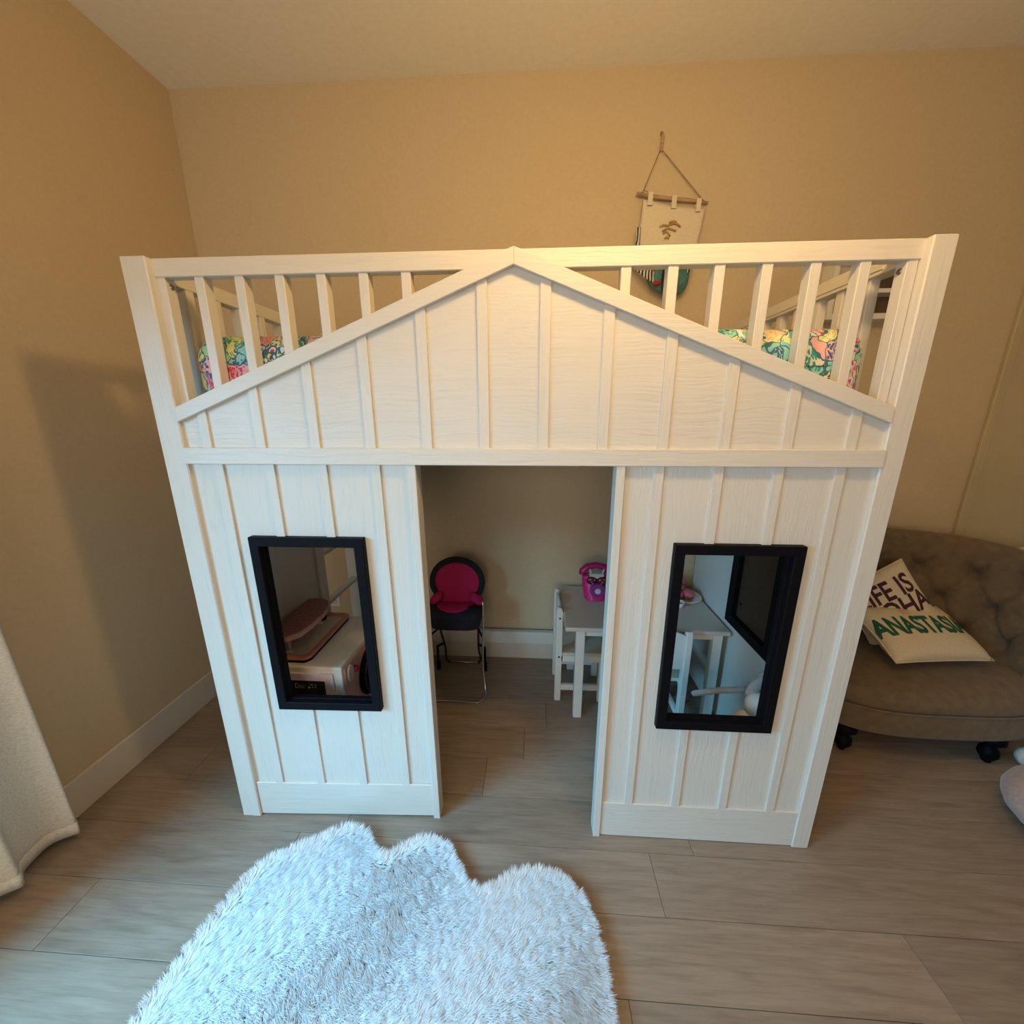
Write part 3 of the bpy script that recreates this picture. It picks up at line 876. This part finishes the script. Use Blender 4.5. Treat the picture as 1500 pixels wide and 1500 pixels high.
for x, z, r in ((0.236, 0.463, 0.006), (0.248, 0.475, 0.004), (0.262, 0.474, 0.003), (0.250, 0.464, 0.003), (0.262, 0.464, 0.003), (0.240, 0.478, 0.002)):
    g.prism([(x + (r if k % 2 == 0 else r * 0.45) * math.sin(2 * math.pi * k / 10), z + (r if k % 2 == 0 else r * 0.45) * math.cos(2 * math.pi * k / 10)) for k in range(10)], 0.1438, 0.1446)
P('chalk_stars', g, CHALKW, cb)

def rr_loop(x0, x1, y0, y1, r, n=5):
    pts = []
    for cx_, cy_, a0 in ((x1 - r, y1 - r, 0), (x0 + r, y1 - r, 90), (x0 + r, y0 + r, 180), (x1 - r, y0 + r, 270)):
        for k in range(n + 1):
            a = math.radians(a0 + 90 * k / n)
            pts.append((cx_ + r * math.cos(a), cy_ + r * math.sin(a)))
    return pts
t = thing('toy_tray', 'coral pink tray with dark underside on top of the toy washer', 'tray', (0.155, 0.345, 0.5505))
P('base', G().prism(rr_loop(0.068, 0.232, 0.170, 0.518, 0.030), 0.551, 0.562, 'z'), BLACK, t)
P('rim', G().ring(rr_loop(0.066, 0.234, 0.168, 0.520, 0.032), rr_loop(0.090, 0.212, 0.192, 0.496, 0.020), 0.562, 0.572, 'z'), CORAL, t, bev=0.001)
P('floor_plate', G().prism(rr_loop(0.088, 0.214, 0.190, 0.498, 0.020), 0.561, 0.5645, 'z'), CREAMP, t)
single('toy_card', G().box(0.095, 0.176, 0.255, 0.450, 0.565, 0.568), CREAMP, 'flat cream card lying in the coral tray on the toy washer', 'card', (0.135, 0.35, 0.565))
t = thing('toy_iron', 'small black toy iron at the back of the coral tray', 'toy iron', (0.118, 0.462, 0.5685))
P('plate', G().prism([(0.098, 0.450), (0.134, 0.450), (0.140, 0.468), (0.134, 0.488), (0.098, 0.488)], 0.5655, 0.577, 'z'), BLACK, t, bev=0.002)
P('handle', G().tube([(0.103, 0.469, 0.577), (0.106, 0.469, 0.594), (0.130, 0.469, 0.592), (0.132, 0.469, 0.577)], 0.004), SILVERP, t, smooth=True)
t = thing('toy_ironing_board', 'pink toy ironing board on cream legs standing in the coral tray', 'toy ironing board', (0.15, 0.30, 0.5645))
outline = [(0.075, 0.150), (0.125, 0.140), (0.175, 0.150), (0.205, 0.185), (0.216, 0.250), (0.216, 0.330), (0.205, 0.395), (0.180, 0.440), (0.150, 0.458), (0.110, 0.462), (0.075, 0.455)]
P('board', G().prism([(x, y) for x, y in outline], 0.652, 0.672, 'z'), ROSE, t, bev=0.002)
P('cloth_top', G().prism([(0.5 * 0.02 + x * 0.94, y * 0.985 + 0.004) for x, y in outline], 0.672, 0.676, 'z'), mat('rose_speckle_cloth', (0.40, 0.18, 0.16), 0.9, (90, 90, 90), 0.35), t, bev=0.001)
for y in (0.215, 0.430):
    P('leg', G().tube([(0.132, y, 0.570), (0.132, y, 0.653)], 0.006, 8), CREAMP, t, smooth=True)
    P('foot_bar', G().tube([(0.096, y - 0.008, 0.5725), (0.150, y - 0.008, 0.5725)], 0.007, 10), CREAMP, t, smooth=True)

# ------------------------------------------------------------------ settee with two cushions
SX, SY = 2.855, 0.62
t = thing('tufted_settee', 'taupe velvet barrel-back settee with button tufting right of the loft bed', 'settee', (SX, SY, 0))
def seat_loop(k, n=72, grow=0.0):
    a = 2 * math.pi * k / n
    e = 0.62
    c_, s_ = math.cos(a), math.sin(a)
    return (SX + math.copysign(abs(c_) ** e, c_) * (0.495 + grow), SY + 0.03 + math.copysign(abs(s_) ** (e * 1.12), s_) * (0.295 + grow))
def seat_fn(prof):
    def f(i, j):
        q = j * (len(prof) - 1); a = int(min(q, len(prof) - 2)); u = q - a
        gr = prof[a][0] * (1 - u) + prof[a + 1][0] * u
        z = prof[a][1] * (1 - u) + prof[a + 1][1] * u
        x, y = seat_loop(i * 72, 72, 0)
        k = gr
        return (SX + (x - SX) * k, SY + 0.03 + (y - SY - 0.03) * k, z)
    return f
ap = [(0.965, 0.145), (0.995, 0.150), (1.0, 0.165), (1.0, 0.255), (0.995, 0.262), (0.95, 0.265)]
P('seat_apron', G().grid(seat_fn(ap), 72, 16, True), VELVET, t, smooth=True)
P('underside', G().prism([seat_loop(k * 2, 72, -0.015) for k in range(36)], 0.146, 0.158, 'z'), BLACKF, t)
P('welt', G().tube([(*seat_loop(k, 72, 0.002), 0.266) for k in range(72)], 0.0045, 6, True), VELVET, t, smooth=True)
cs = [(0.985, 0.268), (1.0, 0.285), (0.985, 0.312), (0.90, 0.345), (0.7, 0.365), (0.4, 0.375), (0.02, 0.378)]
P('seat_cushion', G().grid(seat_fn(cs), 72, 24, True), VELVET, t, smooth=True)
# barrel back: cross-section swept round the seat
btn = []
for row, (zz, off) in enumerate(((0.72, 0.0), (0.57, 0.5), (0.43, 0.0))):
    for k in range(9):
        th = (k + off) / 8.0
        if th <= 1.0: btn.append((th, zz))
def rim_z(u):
    return 0.865 - 0.10 * abs(2 * u - 1) ** 3.0
def back_fn(side):
    def f(u, v):
        a = math.pi * (-0.10 + 1.20 * u)
        z0, z1 = 0.16, rim_z(u)
        z = z0 + (z1 - z0) * v
        flare = 0.045 * v
        if side > 0:      # inside face
            ro_x, ro_y = 0.405 + flare, 0.255 + flare
            dent = 0
            for (bt, bz) in btn:
                du = (u - bt) * 1.25; dz = z - bz
                r2 = du * du + dz * dz
                dent += 0.050 * math.exp(-r2 / 0.0012)
                # diagonal tufting folds
            q = 0.0
            gu = u * 8.0; gv = (z - 0.43) / 0.145
            d1 = abs(((gu + gv * 0.5) % 1.0) - 0.5); d2 = abs(((gu - gv * 0.5) % 1.0) - 0.5)
            if 0.40 < z < 0.78:
                q = 0.021 * (math.exp(-((0.5 - d1) / 0.05) ** 2) + math.exp(-((0.5 - d2) / 0.05) ** 2))
            ro_x += dent * 0.8 + q; ro_y += dent * 0.8 + q
        else:
            ro_x, ro_y = 0.525 + flare * 0.6, 0.385 + flare * 0.3
        return (SX + ro_x * math.cos(a), SY - 0.02 + ro_y * math.sin(a), z)
    return f
NU, NV = 120, 40
inner, outer = back_fn(1), back_fn(-1)
def shell(u, w):
    # w runs: outer bottom -> outer top -> rolled rim -> inner top -> inner bottom
    if w < 0.3: return outer(u, w / 0.3)
    if w > 0.45: return inner(u, 1 - (w - 0.45) / 0.55)
    k = (w - 0.3) / 0.15
    o_, i_ = Vector(outer(u, 1)), Vector(inner(u, 1))
    m_ = (o_ + i_) / 2
    ang = math.pi * k
    rad = (o_ - i_) / 2
    return tuple(m_ + rad * math.cos(ang) + Vector((0, 0, 0.035 * math.sin(ang))))
g = G().grid(shell, NU, 90)
g.f.append(tuple(range(90))); g.f.append(tuple((NU - 1) * 90 + k for k in range(89, -1, -1)))
P('back', g, VELVET, t, smooth=True)
for (bt, bz) in btn:
    if 0.02 < bt < 0.98:
        p0 = Vector(back_fn(1)(bt, (bz - 0.16) / (rim_z(bt) - 0.16)))
        P('button', G().ellipsoid((p0.x - 0.006 * math.cos(math.pi * (-0.10 + 1.20 * bt)), p0.y - 0.006 * math.sin(math.pi * (-0.10 + 1.20 * bt)), p0.z), (0.011, 0.011, 0.011), 10, 8), BUTTON, t, smooth=True)
for (x, y) in ((2.495, 0.440), (3.075, 0.405), (2.56, 0.86), (3.09, 0.86)):
    lg = P('leg', G().lathe([(0.028, 0.146), (0.040, 0.135), (0.042, 0.115), (0.022, 0.095), (0.019, 0.085), (0.032, 0.070), (0.034, 0.045), (0.022, 0.024), (0.016, 0.018), (0.0, 0.018)], (x, y, 0), 18), BLACK, t, smooth=True)
    P('caster', G().lathe([(0.0, -0.009), (0.016, -0.009), (0.020, 0.0), (0.016, 0.009), (0.0, 0.009)], (x, y, 0.020), 16, 'x'), BLACK, lg, smooth=True)

def pillow_pt(u, v, w, h, th, side):
    e = (max(0.0, 1 - abs(u) ** 3.2) * max(0.0, 1 - abs(v) ** 3.2)) ** 0.55
    x = u * w / 2 * (1 - 0.045 * (1 - v * v) * abs(u) ** 3)
    y = v * h / 2 * (1 - 0.045 * (1 - u * u) * abs(v) ** 3)
    return Vector((x, y, side * th / 2 * e))
def pillow_g(w, h, th, n=30):
    g = G()
    for s in (-1, 1):
        g.grid(lambda i, j: tuple(pillow_pt(2 * i - 1, 2 * j - 1, w, h, th, s)), n, n)
    return g
def pillow(name, label, w, h, th, Mx, texts, group=None):
    global ORG
    ORG = Vector((0, 0, 0))
    o = bpy.data.objects.new(name, None); C.objects.link(o)
    o.matrix_world = Mx
    o['label'] = label; o['category'] = 'cushion'
    if group: o['group'] = group
    P('cover', pillow_g(w, h, th), CANVAS, o, smooth=True)
    edge = [tuple(pillow_pt(u, v, w, h, th, 1)) for (u, v) in
            [(-1 + 2 * k / 12, -1) for k in range(12)] + [(1, -1 + 2 * k / 12) for k in range(12)] + [(1 - 2 * k / 12, 1) for k in range(12)] + [(-1, 1 - 2 * k / 12) for k in range(12)]]
    P('piping', G().tube(edge, 0.003, 6, True), CANVAS, o, smooth=True)
    for body, size, cx_, cy_, m_, off, sx in texts:
        f = lambda x, y: tuple(pillow_pt(max(-.99, min(.99, (cx_ + x * sx) / (w / 2))), max(-.99, min(.99, (cy_ + y) / (h / 2))), w, h, th, 1) + Vector((0, 0, 0.0016)))
        P('lettering', text_g(body, size, f, off, 0.012), m_, o)
    return o
def frame_mat(origin, ex, ey):
    ex = Vector(ex).normalized()
    ey = Vector(ey); ey = (ey - ex * ey.dot(ex)).normalized()
    ez = ex.cross(ey)
    m_ = Matrix((ex, ey, ez)).transposed().to_4x4()
    m_.translation = Vector(origin)
    return m_
# lumbar cushion lying tilted on the seat
fl_ = Vector((2.645, 0.475, 0.415)); fr_ = Vector((3.125, 0.540, 0.400)); up_ = Vector((0.0, 0.24, 0.118))
pillow('name_cushion', 'cream canvas cushion with a green lettered first name, lying on the settee seat', 0.475, 0.285, 0.125,
       frame_mat((fl_ + fr_) / 2 + up_.normalized() * 0.135 + Vector((0, 0, 0.02)), fr_ - fl_, up_),
       [('ANASTASIA', 0.118, -0.020, 0.002, INKG, 0.0045, 0.72), ('m', 0.07, -0.05, 0.080, INKPK, -0.001, 0.8)])
a_ = math.radians(31)
ex_ = Vector((math.cos(a_), 0.0, math.sin(a_))); ey_ = Vector((-math.sin(a_), 0.30, math.cos(a_)))
pillow('slogan_cushion', 'cream canvas cushion lettered LIFE IS ALOHA in plum, leaning on the settee back', 0.32, 0.32, 0.10,
       frame_mat((2.825, 0.745, 0.578), ex_, ey_),
       [('LIFE IS', 0.128, -0.004, 0.066, INKP, 0.003, 0.74), ('ALOHA', 0.132, -0.010, -0.030, INKP, 0.003, 0.74)])
# small beige bundle behind the settee
single('folded_blanket', G().ellipsoid((3.62, 0.945, 0.50), (0.145, 0.09, 0.32), 24, 14, fn=lambda d: 1 + 0.05 * math.sin(6 * d.z + 3 * d.x)),
       CANVAS, 'beige bundled blanket standing behind the settee at the closet door', 'blanket', (3.62, 0.945, 0.18), smooth=True)

# pouf
t = thing('blush_pouf', 'round blush pink fabric pouf on the floor at the right edge', 'pouf', (3.040, 0.060, 0))
P('cover', G().ellipsoid((3.040, 0.060, 0.115), (0.225, 0.200, 0.115), 40, 20, fn=lambda d: 1 + 0.008 * math.sin(24 * math.atan2(d.y, d.x))), POUFM, t, smooth=True)
P('button', G().ellipsoid((3.040, 0.060, 0.228), (0.018, 0.018, 0.008), 12, 8), POUFM, t, smooth=True)
single('white_slipper', G().ellipsoid((3.235, 0.385, 0.045), (0.055, 0.045, 0.045), 20, 12, fn=lambda d: 1 + 0.05 * math.sin(11 * d.x + 9 * d.y)),
       PLUSH, 'fluffy white slipper on the floor behind the pouf by the settee leg', 'slipper', (3.225, 0.395, 0), smooth=True)

# ------------------------------------------------------------------ wall hanging above the bed
t = thing('wall_organizer', 'cream canvas wall organizer hanging from a driftwood rod on the back wall', 'wall organizer', (1.70, YB - 0.02, 2.2))
yw = YB - 0.022
P('hook', G().tube([(1.640, YB - 0.004, 2.70), (1.644, YB - 0.018, 2.68), (1.640, YB - 0.018, 2.625)], 0.0065, 8), DRIFT, t, smooth=True)
P('cord', G().tube([(1.565, yw, 2.452), (1.638, YB - 0.016, 2.632), (1.641, YB - 0.018, 2.636), (1.644, YB - 0.016, 2.632), (1.848, yw, 2.424)], 0.0022, 6), ROPE, t, smooth=True)
P('rod', G().tube([(1.543, yw, 2.462), (1.60, yw - 0.002, 2.450), (1.68, yw + 0.002, 2.440), (1.77, yw, 2.430), (1.868, yw, 2.416)], [0.008, 0.009, 0.0085, 0.0085, 0.006], 10), DRIFT, t, smooth=True)
P('cord_knot', G().tube([(1.556, yw - 0.010, 2.456), (1.575, yw - 0.012, 2.468), (1.592, yw - 0.011, 2.462)], 0.0025, 6), ROPE, t)
def panel_fn(u, v):
    xt = 1.575 + 0.285 * u; zt = 2.438 - 0.045 * u - 0.008 * math.sin(math.pi * u)
    xb = 1.560 + 0.262 * u; zb = 2.170 - 0.02 * u
    x = xt + (xb - xt) * v; z = zt + (zb - zt) * v
    return (x, yw - 0.004 - 0.012 * math.sin(math.pi * v) * (0.4 + 0.6 * math.sin(math.pi * u)), z)
P('canvas_panel', G().grid(panel_fn, 24, 20), CANVAS, t, smooth=True, solid=0.002)
for x in (1.605, 1.713, 1.824):
    zc = 2.450 - (x - 1.60) * 0.14
    P('hanging_tab', G().ring([(yw + 0.011, zc - 0.04), (yw + 0.011, zc + 0.012), (yw - 0.013, zc + 0.012), (yw - 0.013, zc - 0.04)],
                              [(yw + 0.0095, zc - 0.04), (yw + 0.0095, zc + 0.0105), (yw - 0.0115, zc + 0.0105), (yw - 0.0115, zc - 0.04)], x - 0.011, x + 0.011, 'x'), CANVAS, t)
def prt(x, y, z):
    return (x, yw - 0.021, z)
g = G()
for pts in ([(1.655, 2.318), (1.670, 2.325), (1.690, 2.322), (1.715, 2.332), (1.735, 2.326), (1.748, 2.316)],
            [(1.668, 2.300), (1.690, 2.312), (1.712, 2.306), (1.730, 2.300)], [(1.672, 2.290), (1.684, 2.298), (1.697, 2.290), (1.705, 2.278)],
            [(1.695, 2.335), (1.715, 2.340), (1.728, 2.334)], [(1.680, 2.270), (1.692, 2.276), (1.700, 2.268)]):
    g.tube([prt(x, 0, z) for x, z in pts], 0.0042, 6)
P('gold_motif', g, GOLD, t, smooth=True)
# pouch in the pocket
t = thing('teal_pouch', 'teal and zebra-striped pouch with a black strap tucked in the wall organizer', 'pouch', (1.71, YB - 0.06, 2.1))
yp = YB - 0.062
P('pouch_body', G().ellipsoid((1.712, yp, 2.105), (0.098, 0.030, 0.080), 24, 14, fn=lambda d: 1 - 0.08 * math.cos(3 * math.atan2(d.z, d.x))), TEAL, t, smooth=True)
P('striped_flap', G().grid(lambda u, v: (1.542 + 0.13 * u, yp + 0.005 - 0.03 * math.sin(math.pi * u), 2.168 - 0.075 * u + 0.045 * (v - 0.5) - 0.02 * math.sin(math.pi * u)), 14, 6), ZEBRA, t, smooth=True, solid=0.003)
P('striped_flap', G().grid(lambda u, v: (1.742 + 0.065 * u, yp - 0.022 + 0.012 * u, 2.172 + 0.02 * u - 0.07 * v), 8, 6), ZEBRA, t, smooth=True, solid=0.003)
P('striped_edge', G().grid(lambda u, v: (1.548 + 0.018 * u, yp + 0.010, 2.315 - 0.14 * v), 4, 8), ZEBRA, t, smooth=True, solid=0.003)
P('black_band', G().tube([(1.625, yp - 0.022, 2.150), (1.68, yp - 0.036, 2.142), (1.74, yp - 0.036, 2.140), (1.80, yp - 0.018, 2.145)], 0.012, 8), BLACKF, t, smooth=True)
P('strap', G().tube([(1.676, yp - 0.036, 2.145), (1.672, yp - 0.038, 2.08), (1.678, yp - 0.036, 2.035), (1.690, yp - 0.034, 2.035), (1.696, yp - 0.036, 2.08), (1.694, yp - 0.036, 2.145)], 0.0065, 8), BLACKF, t, smooth=True)
P('red_patch', G().ellipsoid((1.648, yp - 0.026, 2.072), (0.020, 0.008, 0.010), 12, 8), REDF, t, smooth=True)

# ------------------------------------------------------------------ white wall shelf right of the bed head
t = thing('wall_shelf', 'white framed wall cabinet with a brown open shelf seen through the right guard rail', 'shelf', (2.66, YB, 1.9))
ys = YB - 0.085
P('frame', G().ring([(2.440, 1.905), (2.900, 1.905), (2.900, 2.150), (2.440, 2.150)], [(2.462, 1.930), (2.878, 1.930), (2.878, 2.128), (2.462, 2.128)], ys, YB), KWHITE, t, bev=0.002)
P('door_panel', G().box(2.462, 2.605, ys + 0.012, ys + 0.022, 1.930, 2.128), mat('tan_panel', (0.50, 0.42, 0.31), 0.6), t)
P('divider', G().box(2.603, 2.618, ys + 0.004, YB, 1.930, 2.128), KWHITE, t)
P('back_board', G().box(2.618, 2.878, YB - 0.008, YB - 0.001, 1.930, 2.128), BROWNW, t)
P('shelf_board', G().box(2.618, 2.878, ys + 0.004, YB - 0.008, 2.016, 2.034), KWHITE, t, bev=0.001)

# ------------------------------------------------------------------ curtain on the left wall
t = thing('linen_curtain', 'pale linen curtain panel hanging in folds on the left wall', 'curtain', (-0.57, -0.33, 0))
def curt(u, v):
    # u along the wall from near (y=-0.66) to far (y=-0.08), v from hem to top
    y = -0.66 + 0.58 * u
    amp = 0.030 * (1.0 - 0.35 * v)
    ph = u * 2 * math.pi * 3.4 + 0.35 * math.sin(v * 3)
    x = -0.560 + amp * math.sin(ph) + 0.006 * math.sin(ph * 2.3 + 2 * v)
    x = min(x + 0.012 * (1 - v), -0.50)
    if u > 0.93: x -= (u - 0.93) * 0.5
    return (x, y + 0.010 * math.cos(ph) * (1 - v) + 0.016 * v * (0 if u < .9 else 1) * 0, 0.035 + 2.50 * v)
P('cloth', G().grid(curt, 120, 40), CREAMF, t, smooth=True, solid=0.003)
P('hem', G().grid(lambda u, v: tuple(Vector(curt(u, 0)) + Vector((0.003, 0, 0.045 * v))), 120, 3), CREAMF, t, smooth=True, solid=0.002)
P('curtain_rod', G().tube([(-0.575, -2.5, 2.545), (-0.575, -0.02, 2.545)], 0.012, 12), BLACK, t, smooth=True)
for y in (-2.4, -0.35):
    P('bracket', G().tube([(XL, y, 2.545), (-0.575, y, 2.545)], 0.008, 8), BLACK, t, smooth=True)

# ------------------------------------------------------------------ white sheepskin rug
t = thing('sheepskin_rug', 'white shaggy scalloped sheepskin rug on the floor before the bed', 'rug', (0.72, -0.6, 0))
ctrl = [(0.140, -0.42), (0.172, -0.262), (0.198, -0.180), (0.275, -0.125), (0.345, -0.092), (0.395, -0.060), (0.437, -0.046), (0.480, -0.052), (0.520, -0.078), (0.548, -0.112),
        (0.600, -0.130), (0.660, -0.092), (0.735, -0.068), (0.788, -0.082), (0.840, -0.140), (0.885, -0.190), (0.935, -0.208), (0.990, -0.184),
        (1.070, -0.148), (1.155, -0.148), (1.215, -0.175), (1.250, -0.215), (1.275, -0.30), (1.285, -0.42), (1.27, -0.56), (1.20, -0.70), (1.24, -0.86), (1.16, -1.0),
        (0.98, -1.02), (0.90, -0.97), (0.80, -1.05), (0.62, -1.06), (0.52, -0.98), (0.40, -1.04), (0.24, -1.0), (0.15, -0.88), (0.20, -0.72), (0.13, -0.58)]
loop = []
nC = len(ctrl)
for i in range(nC):
    a, b, c, d = [Vector((*ctrl[(i + k) % nC], 0)) for k in (-1, 0, 1, 2)]
    for k in range(5):
        u = k / 5
        q = 0.5 * ((2 * b) + (c - a) * u + (2 * a - 5 * b + 4 * c - d) * u * u + (3 * b - a - 3 * c + d) * u ** 3)
        loop.append((q.x, q.y))
P('hide', G().prism(loop, 0.002, 0.012, 'z'), FURW, t)
rs = np.random.RandomState(5)
L = np.array(loop)
def inside(px, py):
    x0, y0 = L[:, 0], L[:, 1]
    x1, y1 = np.roll(x0, -1), np.roll(y0, -1)
    res = np.zeros(len(px), bool)
    for a in range(len(L)):
        c_ = ((y0[a] > py) != (y1[a] > py)) & (px < (x1[a] - x0[a]) * (py - y0[a]) / (y1[a] - y0[a] + 1e-12) + x0[a])
        res ^= c_
    return res
nB = 330000
px = rs.uniform(L[:, 0].min(), L[:, 0].max(), nB); py = rs.uniform(L[:, 1].min(), L[:, 1].max(), nB)
dens = np.where(py > -0.62, 1.0, 0.35)
k_ = inside(px, py) & (rs.uniform(0, 1, nB) < dens)
px, py = px[k_], py[k_]
n_ = len(px)
# clumps: every blade leans the way its clump leans
cxn, cyn = np.round(px / 0.011 + 0.6 * np.sin(py * 140)), np.round(py / 0.014 + 0.6 * np.sin(px * 120))
h1 = np.abs(np.sin(cxn * 12.9898 + cyn * 78.233) * 43758.5453) % 1.0
h2 = np.abs(np.sin(cxn * 39.346 + cyn * 11.135) * 24634.6345) % 1.0
ang = -0.15 + 0.8 * np.sin(px * 9 + 1.3 * np.sin(py * 7)) + (h1 - 0.5) * 1.0 + rs.uniform(-0.3, 0.3, n_)
# edge blades lean outwards
near = np.zeros(n_, int); dist = np.full(n_, 9.0)
for q in range(len(L)):
    dq = np.hypot(px - L[q, 0], py - L[q, 1])
    m_ = dq < dist
    dist[m_] = dq[m_]; near[m_] = q
tg = np.roll(L, -4, 0) - np.roll(L, 4, 0)
nx_, ny_ = tg[:, 1], -tg[:, 0]
sgn = 1.0 if ((L[:, 0] - L[:, 0].mean()) * nx_ + (L[:, 1] - L[:, 1].mean()) * ny_).sum() > 0 else -1.0
out = np.arctan2(sgn * ny_[near], sgn * nx_[near])
wt = np.clip(1 - dist / 0.035, 0, 1) * 0.9
vx = (1 - wt) * np.cos(ang) + wt * np.cos(out); vy = (1 - wt) * np.sin(ang) + wt * np.sin(out)
ang = np.arctan2(vy, vx) + rs.uniform(-0.35, 0.35, n_)
lean = 0.017 + 0.014 * h2 + rs.uniform(0, 0.008, n_)
hgt = 0.015 + 0.005 * h2 + rs.uniform(0, 0.008, n_)
dirx, diry = np.cos(ang), np.sin(ang)
wdt = 0.0010
sx_, sy_ = -diry * wdt, dirx * wdt
z0 = np.full(n_, 0.010)
V = np.zeros((n_, 5, 3))
V[:, 0] = np.stack([px - sx_, py - sy_, z0], -1)
V[:, 1] = np.stack([px + sx_, py + sy_, z0], -1)
mx, my = px + dirx * lean * 0.35, py + diry * lean * 0.35
V[:, 2] = np.stack([mx + sx_ * .9, my + sy_ * .9, z0 + hgt * 0.7], -1)
V[:, 3] = np.stack([mx - sx_ * .9, my - sy_ * .9, z0 + hgt * 0.7], -1)
V[:, 4] = np.stack([px + dirx * lean, py + diry * lean, z0 + hgt], -1)
V = V.reshape(-1, 3) - np.array(ORG)
base = np.arange(n_) * 5
quads = np.stack([base, base + 1, base + 2, base + 3], -1)
tris = np.stack([base + 3, base + 2, base + 4], -1)
me = bpy.data.meshes.new('fur')
me.vertices.add(len(V)); me.vertices.foreach_set('co', V.ravel())
loops = np.concatenate([quads, tris], 1).ravel()
me.loops.add(len(loops)); me.loops.foreach_set('vertex_index', loops.astype(np.int32))
st = np.stack([np.arange(n_) * 7, np.arange(n_) * 7 + 4], -1).ravel()
me.polygons.add(len(st)); me.polygons.foreach_set('loop_start', st.astype(np.int32))
me.update(calc_edges=True); me.validate()
me.materials.append(FURW)
fo = bpy.data.objects.new('fur', me); C.objects.link(fo); fo.parent = t
fo['kind'] = 'stuff'
